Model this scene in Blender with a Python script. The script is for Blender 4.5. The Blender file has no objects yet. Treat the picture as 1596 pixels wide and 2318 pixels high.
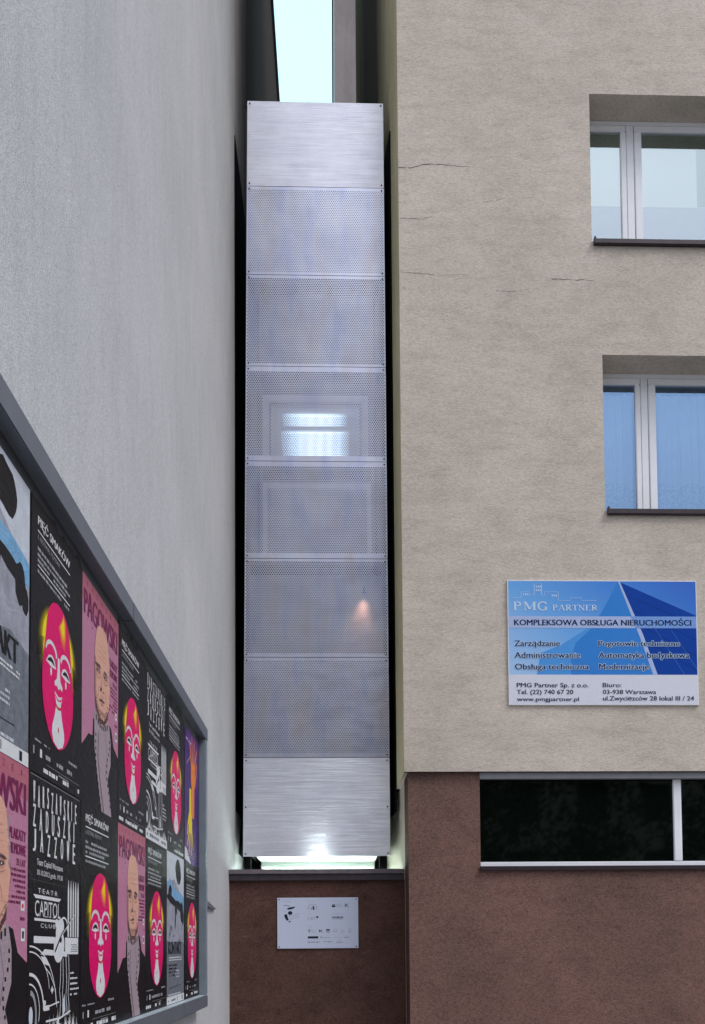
import bpy, bmesh, math, random
from math import radians as R, sin, cos, pi
from mathutils import Matrix, Vector
random.seed(7)
sc = bpy.context.scene
col = sc.collection

# ------------------------------------------------------------------ camera
EYE = 1.6
F, YAW, PITCH, ROLL = 2171.0, 0.0322428, 0.0445821, -0.0080761     # focal length in units of a 1596 wide frame
CX, CY, FW, FH = 827.05, 2049.97, 1596.0, 2318.1
cam_d = bpy.data.cameras.new('camera')
cam = bpy.data.objects.new('camera', cam_d)
col.objects.link(cam)
fwd = Vector((sin(YAW)*cos(PITCH), cos(YAW)*cos(PITCH), sin(PITCH)))
rt = Vector((cos(YAW), -sin(YAW), 0))
up = rt.cross(fwd)
r2 = cos(ROLL)*rt + sin(ROLL)*up
u2 = -sin(ROLL)*rt + cos(ROLL)*up
M4 = Matrix(((r2.x, u2.x, -fwd.x, 0), (r2.y, u2.y, -fwd.y, 0), (r2.z, u2.z, -fwd.z, EYE), (0, 0, 0, 1)))
cam.matrix_world = M4
cam_d.sensor_fit = 'HORIZONTAL'
cam_d.sensor_width = 36
cam_d.lens = F/FW*36
cam_d.shift_x = (FW/2 - CX)/FW
cam_d.shift_y = (CY - FH/2)/FW
cam_d.clip_start = 0.05
cam_d.clip_end = 500
sc.camera = cam

# ------------------------------------------------------------------ overcast sky and soft sun
SUN_EL, SUN_AZ = R(52), R(122)        # azimuth clockwise from +Y: behind the camera, to the right
world = bpy.data.worlds.new('World')
sc.world = world
world.use_nodes = True
nt = world.node_tree
nt.nodes.clear()
w_out = nt.nodes.new('ShaderNodeOutputWorld')
w_bg = nt.nodes.new('ShaderNodeBackground')
w_sky = nt.nodes.new('ShaderNodeTexSky')
w_sky.sky_type = 'NISHITA'
w_sky.sun_disc = False
w_sky.sun_elevation = SUN_EL
w_sky.sun_rotation = SUN_AZ
w_sky.dust_density = 4
w_tc = nt.nodes.new('ShaderNodeTexCoord')
w_no = nt.nodes.new('ShaderNodeTexNoise')
w_no.inputs['Scale'].default_value = 2.2
w_no.inputs['Detail'].default_value = 5
w_cr = nt.nodes.new('ShaderNodeValToRGB')          # cloud deck
w_cr.color_ramp.elements[0].position = 0.3
w_cr.color_ramp.elements[0].color = (0.90, 0.90, 0.92, 1)
w_cr.color_ramp.elements[1].position = 0.7
w_cr.color_ramp.elements[1].color = (1.06, 1.06, 1.05, 1)
w_mx = nt.nodes.new('ShaderNodeMix')
w_mx.data_type = 'RGBA'
w_mx.inputs['Factor'].default_value = 0.86
nt.links.new(w_tc.outputs['Generated'], w_no.inputs['Vector'])
nt.links.new(w_no.outputs['Fac'], w_cr.inputs['Fac'])
nt.links.new(w_sky.outputs['Color'], w_mx.inputs[6])
w_sp = nt.nodes.new('ShaderNodeSeparateXYZ')
nt.links.new(w_tc.outputs['Generated'], w_sp.inputs[0])
w_tint = nt.nodes.new('ShaderNodeValToRGB')        # the veiled sun side is whiter, the far side cooler
w_tint.color_ramp.elements[0].position = 0.45
w_tint.color_ramp.elements[0].color = (6.6, 6.9, 7.7, 1)
w_tint.color_ramp.elements[1].position = 0.78
w_tint.color_ramp.elements[1].color = (3.35, 6.0, 6.4, 1)
w_y = nt.nodes.new('ShaderNodeMapRange')
w_y.inputs[1].default_value = -1
nt.links.new(w_sp.outputs['Y'], w_y.inputs[0])
nt.links.new(w_y.outputs[0], w_tint.inputs['Fac'])
w_gain = nt.nodes.new('ShaderNodeMapRange')        # overcast: darker towards the horizon
w_gain.inputs[1].default_value = 0.25; w_gain.inputs[2].default_value = 0.68
w_gain.inputs[3].default_value = 0.42; w_gain.inputs[4].default_value = 1.95
nt.links.new(w_sp.outputs['Z'], w_gain.inputs[0])
w_m1 = nt.nodes.new('ShaderNodeVectorMath'); w_m1.operation = 'MULTIPLY'
w_m2 = nt.nodes.new('ShaderNodeVectorMath'); w_m2.operation = 'SCALE'
nt.links.new(w_cr.outputs['Color'], w_m1.inputs[0]); nt.links.new(w_tint.outputs['Color'], w_m1.inputs[1])
nt.links.new(w_m1.outputs[0], w_m2.inputs[0]); nt.links.new(w_gain.outputs[0], w_m2.inputs['Scale'])
nt.links.new(w_m2.outputs[0], w_mx.inputs[7])
nt.links.new(w_mx.outputs[2], w_bg.inputs['Color'])
w_bg.inputs['Strength'].default_value = 0.12
nt.links.new(w_bg.outputs['Background'], w_out.inputs['Surface'])
sun_d = bpy.data.lights.new('sun', 'SUN')
sun_d.energy = 1.5
sun_d.angle = R(22)
sun_d.color = (1, 0.93, 0.88)
sun = bpy.data.objects.new('sun', sun_d)
col.objects.link(sun)
sdir = Vector((sin(SUN_AZ)*cos(SUN_EL), cos(SUN_AZ)*cos(SUN_EL), sin(SUN_EL)))
sun.rotation_euler = sdir.to_track_quat('Z', 'Y').to_euler()
sun.location = (4, -6, 30)
vs = sc.view_settings
vs.view_transform = 'Standard'
vs.look = 'None'
vs.exposure = 0.18
vs.gamma = 1
sc.cycles.max_bounces = 8
sc.cycles.diffuse_bounces = 5
sc.cycles.glossy_bounces = 5
sc.cycles.transparent_max_bounces = 8
sc.cycles.caustics_reflective = False
sc.cycles.caustics_refractive = False

# ------------------------------------------------------------------ materials
MAT = {}
def new_mat(name):
    m = bpy.data.materials.new(name)
    m.use_nodes = True
    MAT[name] = m
    return m, m.node_tree, m.node_tree.nodes['Principled BSDF']
def nd(t, kind, **kw):
    n = t.nodes.new(kind)
    for k, v in kw.items():
        if k in n.inputs: n.inputs[k].default_value = v
        else: setattr(n, k, v)
    return n
def ramp(t, src, stops):
    r = t.nodes.new('ShaderNodeValToRGB')
    e = r.color_ramp.elements
    while len(e) < len(stops): e.new(0.5)
    for x, (p, c) in zip(e, stops):
        x.position = p
        x.color = (*c, 1) if len(c) == 3 else c
    t.links.new(src, r.inputs['Fac'])
    return r
def coords(t, scale=(1, 1, 1)):
    g = t.nodes.new('ShaderNodeNewGeometry')
    mp = t.nodes.new('ShaderNodeMapping')
    mp.inputs['Scale'].default_value = scale
    t.links.new(g.outputs['Position'], mp.inputs['Vector'])
    return mp.outputs['Vector']
def noise(t, vec, scale, detail=4, rough=0.6, dist=0.0):
    n = nd(t, 'ShaderNodeTexNoise', Scale=scale, Detail=detail, Roughness=rough, Distortion=dist)
    t.links.new(vec, n.inputs['Vector'])
    return n.outputs['Fac']
def mul(t, a, b, fac=1.0, mode='MULTIPLY'):
    m = t.nodes.new('ShaderNodeMix')
    m.data_type = 'RGBA'
    m.blend_type = mode
    if hasattr(fac, 'is_linked'): t.links.new(fac, m.inputs['Factor'])
    else: m.inputs['Factor'].default_value = fac
    for s, i in ((a, 6), (b, 7)):
        if hasattr(s, 'is_linked'): t.links.new(s, m.inputs[i])
        else: m.inputs[i].default_value = (*s, 1)
    return m.outputs[2]
def bump(t, p, src, strength, dist):
    b = nd(t, 'ShaderNodeBump', Strength=strength, Distance=dist)
    t.links.new(src, b.inputs['Height'])
    t.links.new(b.outputs['Normal'], p.inputs['Normal'])
    return b
def plain(name, c, rough=0.5, metal=0.0, spec=0.5, mottle=0.0, mscale=8, coat=0.0, bmp=0.0, bscale=40, bdist=0.003):
    m, t, p = new_mat(name)
    p.inputs['Roughness'].default_value = rough
    p.inputs['Metallic'].default_value = metal
    p.inputs['Specular IOR Level'].default_value = spec
    p.inputs['Coat Weight'].default_value = coat
    v = coords(t)
    if mottle:
        r = ramp(t, noise(t, v, mscale), [(0.3, tuple(x*(1-mottle) for x in c)), (0.7, tuple(min(1, x*(1+mottle)) for x in c))])
        t.links.new(r.outputs['Color'], p.inputs['Base Color'])
    else:
        p.inputs['Base Color'].default_value = (*c, 1)
    if bmp: bump(t, p, noise(t, v, bscale), bmp, bdist)
    return m
def plaster(name, c, streak=(1, 1, 1), tint=None, grain=0.22, big=0.10, sscale=9, samt=0.12, bs=0.5, scuff=0.0):
    """rendered wall: broad blotches, directional streaks, coarse grain with matching bump"""
    m, t, p = new_mat(name)
    p.inputs['Roughness'].default_value = 0.92
    p.inputs['Specular IOR Level'].default_value = 0.2
    v = coords(t)
    vs_ = coords(t, streak)
    tint = tint or tuple(x*0.93 for x in c)
    base = ramp(t, noise(t, v, 0.7, 5, 0.65), [(0.3, tuple(x*(1-big) for x in tint)), (0.72, tuple(min(1, x*(1+big*0.6)) for x in c))]).outputs['Color']
    s = ramp(t, noise(t, vs_, sscale, 6, 0.7), [(0.3, (1-samt*1.6,)*3), (0.52, (1, 1, 1)), (0.8, (1+samt*0.3,)*3)]).outputs['Color']
    g1 = ramp(t, noise(t, vs_, 62, 3, 0.7), [(0.3, (1-grain,)*3), (0.5, (1, 1, 1)), (0.72, (1+grain*0.6,)*3)]).outputs['Color']
    g2 = noise(t, v, 150, 2, 0.6)
    g2c = ramp(t, g2, [(0.25, (1-grain*0.8,)*3), (0.75, (1+grain*0.5,)*3)]).outputs['Color']
    spk = nd(t, 'ShaderNodeTexVoronoi', Scale=24.0)
    t.links.new(v, spk.inputs['Vector'])
    sp = ramp(t, spk.outputs['Distance'], [(0.0, (0.62, 0.6, 0.58)), (0.10, (1, 1, 1))]).outputs['Color']
    spm = ramp(t, noise(t, v, 3.1, 4, 0.7), [(0.5, (0, 0, 0)), (0.62, (0.8, 0.8, 0.8))]).outputs['Color']
    out = mul(t, base, s)
    out = mul(t, out, g1)
    out = mul(t, out, g2c)
    out = mul(t, out, sp, spm)
    if scuff:
        sm = ramp(t, noise(t, coords(t, (0.5, 1, 2.2)), 9, 6, 0.8), [(0.60, (0, 0, 0)), (0.72, (scuff,)*3)]).outputs['Color']
        out = mul(t, out, (0.30, 0.27, 0.26), sm, 'MIX')
    t.links.new(out, p.inputs['Base Color'])
    ad = nd(t, 'ShaderNodeMath', operation='ADD')
    t.links.new(g2, ad.inputs[0]); t.links.new(noise(t, vs_, 55, 3, 0.7), ad.inputs[1])
    bump(t, p, ad.outputs[0], bs, 0.005)
    return m, t, p, out

plaster('grey_render', (0.555, 0.56, 0.60), streak=(1, 2.2, 0.45), tint=(0.505, 0.53, 0.56), sscale=5, samt=0.06, grain=0.24, bs=0.7, big=0.06)
plaster('beige_render', (0.67, 0.597, 0.53), streak=(0.5, 1, 1.6), tint=(0.62, 0.56, 0.485), sscale=5, samt=0.10, grain=0.25, bs=0.6, big=0.13)
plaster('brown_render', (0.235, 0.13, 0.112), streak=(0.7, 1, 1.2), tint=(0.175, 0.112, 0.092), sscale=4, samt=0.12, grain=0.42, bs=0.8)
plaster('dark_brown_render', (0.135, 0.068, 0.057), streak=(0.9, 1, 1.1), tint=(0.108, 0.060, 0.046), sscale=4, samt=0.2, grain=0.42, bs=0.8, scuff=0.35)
plaster('rear_render', (0.33, 0.295, 0.29), streak=(1, 1, 0.08), sscale=3, samt=0.12, grain=0.15)
plaster('gap_shade_render', (0.035, 0.03, 0.032), streak=(1, 1, 0.1), sscale=6, samt=0.3, grain=0.3)  # shade of the gap as a flat dark wall colour
def shaded_side(name, stops, base):
    """one long wall with the shade of the gap painted in, ragged borders along Y"""
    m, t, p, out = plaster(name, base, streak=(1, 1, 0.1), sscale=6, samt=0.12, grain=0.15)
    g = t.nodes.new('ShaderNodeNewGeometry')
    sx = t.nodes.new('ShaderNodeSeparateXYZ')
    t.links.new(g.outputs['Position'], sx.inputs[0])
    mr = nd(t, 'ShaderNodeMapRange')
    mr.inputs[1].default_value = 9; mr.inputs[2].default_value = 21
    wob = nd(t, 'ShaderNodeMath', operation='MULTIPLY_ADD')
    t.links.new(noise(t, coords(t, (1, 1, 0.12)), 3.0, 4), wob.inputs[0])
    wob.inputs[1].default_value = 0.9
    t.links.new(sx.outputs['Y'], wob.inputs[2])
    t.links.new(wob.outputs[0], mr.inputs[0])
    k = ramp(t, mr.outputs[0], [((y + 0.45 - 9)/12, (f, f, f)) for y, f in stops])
    t.links.new(mul(t, out, (0.034, 0.030, 0.027), k.outputs['Color'], 'MIX'), p.inputs['Base Color'])  # gap shade mixed into the wall colour
shaded_side('side_render', [(11.0, 0), (12.1, 0.93), (13.4, 0.9), (14.6, 0.35)], (0.78, 0.71, 0.47))
plain('roof_felt', (0.05, 0.05, 0.055), 0.9, mottle=0.2)
plain('dark_flashing', (0.045, 0.035, 0.045), 0.45, 0.0, mottle=0.25, mscale=14)
plain('coping_metal', (0.17, 0.14, 0.16), 0.5, 0.3, mottle=0.2, mscale=12)
plain('brown_sill', (0.035, 0.025, 0.032), 0.35, 0.2, mottle=0.2, mscale=10)
plain('pvc', (0.87, 0.89, 0.95), 0.32, mottle=0.05, mscale=3)
plain('pvc_gasket', (0.03, 0.03, 0.03), 0.7)
plain('lintel_grey', (0.27, 0.28, 0.31), 0.6, mottle=0.1)
plain('crack_dark', (0.075, 0.07, 0.065), 1.0)
plain('crack_faint', (0.36, 0.37, 0.395), 1.0)
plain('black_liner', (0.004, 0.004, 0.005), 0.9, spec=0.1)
plain('black_steel', (0.003, 0.003, 0.0035), 0.8, spec=0.05)
plain('house_cladding', (0.05, 0.05, 0.055), 0.6)
plain('white_soffit', (0.82, 0.85, 0.83), 0.6)
plain('frame_paint', (0.115, 0.13, 0.165), 0.42, 0.0, mottle=0.08, mscale=5)
plain('frame_inner', (0.20, 0.245, 0.29), 0.4, mottle=0.1)
plain('ledge_skylit', (0.42, 0.50, 0.56), 0.4, 0.1, mottle=0.08)  # paler than the rails: sky light on the ledge put into its colour
plain('board_metal', (0.035, 0.036, 0.045), 0.5, 0.0, mottle=0.15, mscale=6)
plain('screw_dark', (0.02, 0.02, 0.025), 0.5, 0.4)
plain('asphalt', (0.05, 0.05, 0.052), 0.9, mottle=0.2, mscale=30, bmp=0.4, bscale=120)
plain('paving', (0.26, 0.255, 0.25), 0.9, mottle=0.15, mscale=10, bmp=0.3, bscale=90)
plain('kerb_stone', (0.33, 0.33, 0.32), 0.85, mottle=0.12, mscale=20)
plain('salmon_render', (0.62, 0.48, 0.44), 0.9, mottle=0.12, mscale=1.5)
plain('tenement_glass', (0.03, 0.035, 0.04), 0.1)
plain('tile_roof', (0.22, 0.09, 0.06), 0.8, mottle=0.2, mscale=5)
plain('bark', (0.08, 0.06, 0.045), 0.95, mottle=0.3, mscale=14, bmp=0.6)
plain('leaf_green', (0.035, 0.065, 0.022), 0.7, mottle=0.5, mscale=2.0)

# brushed aluminium with slight waviness of the sheet
def alu(name, c, rough, wav, brush, painted_refl=False):
    m, t, p = new_mat(name)
    p.inputs['Metallic'].default_value = 1.0
    v = coords(t)
    vh = coords(t, (0.25, 1, 14))
    st = noise(t, vh, 5, 6, 0.7)
    cl = ramp(t, st, [(0.3, tuple(x*0.975 for x in c)), (0.7, c)]).outputs['Color']
    bl = ramp(t, noise(t, v, 1.6, 4, 0.6), [(0.3, (0.80, 0.80, 0.84)), (0.7, (1, 1, 1))]).outputs['Color']
    cl = mul(t, cl, bl)
    if painted_refl:        # street reflections painted in as warm and bluish runs down the sheets
        refl_runs = ramp(t, noise(t, coords(t, (5, 1, 1.1)), 1.0, 5, 0.65), [(0.34, (0.86, 0.89, 1.0)), (0.5, (1, 1, 1)), (0.62, (1.0, 0.95, 0.90)), (0.72, (0.94, 0.87, 0.82))]).outputs['Color']
        cl = mul(t, cl, refl_runs)
    t.links.new(cl, p.inputs['Base Color'])
    rr = nd(t, 'ShaderNodeMapRange')
    rr.inputs[3].default_value = rough*0.85; rr.inputs[4].default_value = rough*1.2
    t.links.new(st, rr.inputs[0]); t.links.new(rr.outputs[0], p.inputs['Roughness'])
    b1 = nd(t, 'ShaderNodeBump', Strength=0.03, Distance=0.002)
    t.links.new(st, b1.inputs['Height'])
    b2 = nd(t, 'ShaderNodeBump', Strength=wav, Distance=0.03)
    t.links.new(noise(t, coords(t, (1, 1, 1.6)), 2.3, 2, 0.5), b2.inputs['Height'])
    t.links.new(b2.outputs['Normal'], b1.inputs['Normal'])
    # brushing along X: micro grooves tip the normal up and down only
    gn = noise(t, coords(t, (0.4, 1, 520)), 6, 2, 0.5)
    g1 = nd(t, 'ShaderNodeMath', operation='SUBTRACT'); g1.inputs[1].default_value = 0.5
    t.links.new(gn, g1.inputs[0])
    g2 = nd(t, 'ShaderNodeMath', operation='MULTIPLY'); g2.inputs[1].default_value = brush
    t.links.new(g1.outputs[0], g2.inputs[0])
    cv = t.nodes.new('ShaderNodeCombineXYZ'); t.links.new(g2.outputs[0], cv.inputs['Z'])
    va = nd(t, 'ShaderNodeVectorMath', operation='ADD'); t.links.new(b1.outputs['Normal'], va.inputs[0]); t.links.new(cv.outputs[0], va.inputs[1])
    vn = nd(t, 'ShaderNodeVectorMath', operation='NORMALIZE'); t.links.new(va.outputs[0], vn.inputs[0])
    t.links.new(vn.outputs[0], p.inputs['Normal'])
alu('aluminium', (0.82, 0.82, 0.88), 0.36, 0.06, 2.7)
alu('aluminium_mesh', (0.62, 0.635, 0.73), 0.30, 0.22, 0.25, True)

# panes and things behind them
def lit(name, c, e, strength):  # weak self-glow stands in for light inside the house
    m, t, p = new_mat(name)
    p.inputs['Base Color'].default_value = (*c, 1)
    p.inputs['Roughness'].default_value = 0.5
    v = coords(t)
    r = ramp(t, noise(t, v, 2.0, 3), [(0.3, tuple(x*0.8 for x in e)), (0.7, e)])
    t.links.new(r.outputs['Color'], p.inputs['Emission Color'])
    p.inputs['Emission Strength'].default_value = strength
lit('polycarbonate_glow', (0.10, 0.12, 0.19), (0.28, 0.36, 0.60), 0.05)
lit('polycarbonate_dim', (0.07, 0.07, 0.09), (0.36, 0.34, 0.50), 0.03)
lit('inner_frame_glow', (0.34, 0.34, 0.40), (0.5, 0.5, 0.58), 0.14)
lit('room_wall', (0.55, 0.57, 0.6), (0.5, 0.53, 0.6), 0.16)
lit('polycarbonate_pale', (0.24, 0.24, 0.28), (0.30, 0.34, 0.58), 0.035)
plain('inner_dark', (0.02, 0.02, 0.025), 0.7)
m, t, p = new_mat('ceiling_lamp')
tc = nd(t, 'ShaderNodeTexCoord'); sx = t.nodes.new('ShaderNodeSeparateXYZ'); t.links.new(tc.outputs['Generated'], sx.inputs[0])
r = ramp(t, sx.outputs['X'], [(0.0, (0.10, 0.14, 0.2)), (0.22, (0.55, 0.78, 0.95)), (0.4, (0.78, 0.94, 1)), (0.68, (0.78, 0.94, 1)), (0.85, (0.5, 0.72, 0.92)), (1.0, (0.06, 0.09, 0.14))])   # diffuser glows less towards its ends
t.links.new(r.outputs['Color'], p.inputs['Emission Color']); p.inputs['Emission Strength'].default_value = 1.7
m, t, p = new_mat('tube_lamp')
p.inputs['Emission Color'].default_value = (0.74, 1.0, 0.90, 1); p.inputs['Emission Strength'].default_value = 60
m, t, p = new_mat('gap_lamp')
p.inputs['Emission Color'].default_value = (0.80, 1.0, 0.90, 1); p.inputs['Emission Strength'].default_value = 18
m, t, p = new_mat('flood_lamp')
p.inputs['Emission Color'].default_value = (0.85, 1.0, 0.97, 1); p.inputs['Emission Strength'].default_value = 210
def glass(name, tint, refl, rc, rough=0.02, wob=0.05):
    """window pane: tinted see-through plus mirror reflection rising towards grazing angles"""
    m, t, p = new_mat(name)
    tr = nd(t, 'ShaderNodeBsdfTransparent'); tr.inputs['Color'].default_value = (*tint, 1)
    gl = nd(t, 'ShaderNodeBsdfGlossy', Roughness=rough)
    gl.inputs['Color'].default_value = (0.9, 0.95, 1, 1)
    gl.inputs['Color'].default_value = (*rc, 1)
    lw = nd(t, 'ShaderNodeLayerWeight', Blend=0.12)
    ad = nd(t, 'ShaderNodeMath', operation='ADD', use_clamp=True); ad.inputs[1].default_value = refl
    t.links.new(lw.outputs['Fresnel'], ad.inputs[0])
    b = nd(t, 'ShaderNodeBump', Strength=wob, Distance=0.02)
    t.links.new(noise(t, coords(t), 1.3, 2), b.inputs['Height'])
    t.links.new(b.outputs['Normal'], gl.inputs['Normal'])
    mx = t.nodes.new('ShaderNodeMixShader')
    t.links.new(ad.outputs[0], mx.inputs[0])
    t.links.new(tr.outputs[0], mx.inputs[1]); t.links.new(gl.outputs[0], mx.inputs[2])
    t.links.new(mx.outputs[0], t.nodes['Material Output'].inputs['Surface'])
glass('clear_pane', (1.0, 1.0, 1.0), 0.38, (0.84, 0.98, 1))
glass('blue_pane', (0.72, 0.86, 1.0), 0.42, (0.40, 0.64, 1))  # blue of the mirrored sky put into the glass tint
m, t, p = new_mat('dark_pane')
p.inputs['Base Color'].default_value = (0.002, 0.004, 0.003, 1)
p.inputs['Roughness'].default_value = 0.03
p.inputs['Specular IOR Level'].default_value = 0.28
bump(t, p, noise(t, coords(t), 1.1, 2), 0.06, 0.02)
plain('blind_white', (0.84, 0.93, 0.91), 0.8)
plain('blind_lavender', (0.30, 0.26, 0.52), 0.85, mottle=0.05)
plain('valance_green', (0.035, 0.085, 0.05), 0.8, mottle=0.15)
plain('net_curtain', (0.88, 0.90, 0.92), 0.9, mottle=0.05, mscale=6)
plain('lace_hem', (0.80, 0.86, 0.92), 0.9, mottle=0.3, mscale=30)

# printing inks (slightly glossy poster paper with pasted wrinkles)
def ink(name, c, mott=0.06, ms=20, rough=0.38, wr=0.16, spec=0.06):
    m, t, p = new_mat(name)
    p.inputs['Roughness'].default_value = rough
    p.inputs['Specular IOR Level'].default_value = spec
    v = coords(t)
    r = ramp(t, noise(t, v, ms, 5, 0.7), [(0.3, tuple(x*(1-mott) for x in c)), (0.7, tuple(min(1, x*(1+mott)) for x in c))])
    t.links.new(r.outputs['Color'], p.inputs['Base Color'])
    wv = noise(t, coords(t, (1, 1.2, 3.5)), 3.2, 4, 0.55, 0.8)
    cr = ramp(t, wv, [(0.44, (0, 0, 0)), (0.5, (1, 1, 1)), (0.53, (0.2, 0.2, 0.2)), (1.0, (0.25, 0.25, 0.25))])
    bump(t, p, cr.outputs['Color'], wr, 0.006)
ink('print_black', (0.012, 0.011, 0.014), 0.25)
ink('print_white', (0.62, 0.64, 0.68), 0.05)
ink('print_grey', (0.28, 0.29, 0.32), 0.15)
ink('print_magenta', (0.66, 0.005, 0.135), 0.05)
ink('print_red', (0.55, 0.02, 0.05), 0.05)
ink('print_yellow', (0.75, 0.62, 0.01), 0.06)
ink('print_yellow_mid', (0.33, 0.26, 0.006), 0.1)
ink('print_yellow_dim', (0.10, 0.08, 0.006), 0.1)
ink('print_yellow_faint', (0.042, 0.034, 0.008), 0.1)
ink('print_yellow_low', (0.19, 0.15, 0.006), 0.1)
ink('print_coral', (0.70, 0.09, 0.08), 0.05)
ink('print_amber', (0.74, 0.42, 0.02), 0.05)
ink('print_orange', (0.74, 0.22, 0.03), 0.08)
ink('print_pink', (0.44, 0.19, 0.30), 0.08, 60)
ink('print_rose', (0.40, 0.125, 0.18), 0.1, 60)
ink('print_wine', (0.15, 0.016, 0.075), 0.12)
ink('print_peach', (0.62, 0.345, 0.27), 0.08, 50)
ink('print_peach_mid', (0.50, 0.265, 0.215), 0.16, 90)
ink('print_peach_shade', (0.36, 0.19, 0.16), 0.25, 90)
ink('print_stubble', (0.085, 0.05, 0.055), 0.5, 120)
ink('print_mauve', (0.33, 0.265, 0.31), 0.10, 50)
ink('print_mauve_dark', (0.13, 0.10, 0.125), 0.3, 60)
ink('print_fog', (0.30, 0.31, 0.38), 0.24, 14)
ink('print_slate', (0.145, 0.165, 0.20), 0.35, 25)
ink('print_sky', (0.17, 0.36, 0.58), 0.25, 14)
ink('print_pale', (0.50, 0.54, 0.63), 0.12, 14)
ink('print_purple', (0.055, 0.016, 0.15), 0.25, 8)
ink('print_violet', (0.10, 0.03, 0.22), 0.25, 8)
# sign board inks (flat rigid board)
for nm, c in (('sign_white', (0.70, 0.73, 0.84)), ('sign_pale', (0.42, 0.52, 0.80)), ('sign_navy', (0.008, 0.025, 0.085)), ('sign_halo', (0.50, 0.66, 0.90)),
              ('sign_deep', (0.010, 0.060, 0.36)), ('sign_haze', (0.085, 0.33, 0.78)), ('sign_mid', (0.045, 0.235, 0.68)), ('sign_line', (0.10, 0.27, 0.68)), ('sign_logo', (0.55, 0.72, 0.92)),
              ('sign_text', (0.03, 0.035, 0.07)), ('sign_edge', (0.78, 0.80, 0.84)), ('plaque_white', (0.56, 0.62, 0.78)), ('plaque_ink', (0.02, 0.025, 0.045)),
              ('plaque_grey', (0.24, 0.27, 0.36)), ('plaque_pale', (0.38, 0.42, 0.55)), ('sign_band', (0.20, 0.36, 0.76))):
    ink(nm, c, 0.03, 40, 0.35, 0.0)
m, t, p = new_mat('sign_sky')               # printed photograph of sky: pale at lower left, deep blue at upper right
p.inputs['Roughness'].default_value = 0.35
tc = nd(t, 'ShaderNodeTexCoord'); sx = t.nodes.new('ShaderNodeSeparateXYZ')
t.links.new(tc.outputs['Generated'], sx.inputs[0])
a1 = nd(t, 'ShaderNodeMath', operation='MULTIPLY_ADD'); a1.inputs[1].default_value = 0.62
t.links.new(sx.outputs['X'], a1.inputs[0])
a2 = nd(t, 'ShaderNodeMath', operation='MULTIPLY'); a2.inputs[1].default_value = 0.42
t.links.new(sx.outputs['Z'], a2.inputs[0]); t.links.new(a2.outputs[0], a1.inputs[2])
r = ramp(t, a1.outputs[0], [(0.05, (0.36, 0.58, 0.90)), (0.4, (0.13, 0.40, 0.84)), (0.75, (0.03, 0.22, 0.72)), (1, (0.015, 0.13, 0.60))])
t.links.new(r.outputs['Color'], p.inputs['Base Color'])

# ------------------------------------------------------------------ mesh builder
_text = {}
def text_shape(s, bold=0.0):
    """outline of a line of lettering as verts / faces, normalised to its bounding box 0..1"""
    k = (s, bold)
    if k in _text: return _text[k]
    cu = bpy.data.curves.new('lettering', 'FONT')
    cu.body = s; cu.size = 1.0; cu.offset = bold; cu.resolution_u = 3
    o = bpy.data.objects.new('lettering', cu)
    col.objects.link(o)
    dg = bpy.context.evaluated_depsgraph_get()
    dg.update()
    me = bpy.data.meshes.new_from_object(o.evaluated_get(dg))
    vv = [tuple(v.co) for v in me.vertices]
    ff = [tuple(p.vertices) for p in me.polygons]
    bpy.data.objects.remove(o); bpy.data.curves.remove(cu); bpy.data.meshes.remove(me)
    x0 = min(v[0] for v in vv); x1 = max(v[0] for v in vv); y0 = min(v[1] for v in vv); y1 = max(v[1] for v in vv)
    _text[k] = ([((v[0]-x0)/(x1-x0), (v[1]-y0)/(y1-y0)) for v in vv], ff, (x1-x0)/(y1-y0))
    return _text[k]

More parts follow.
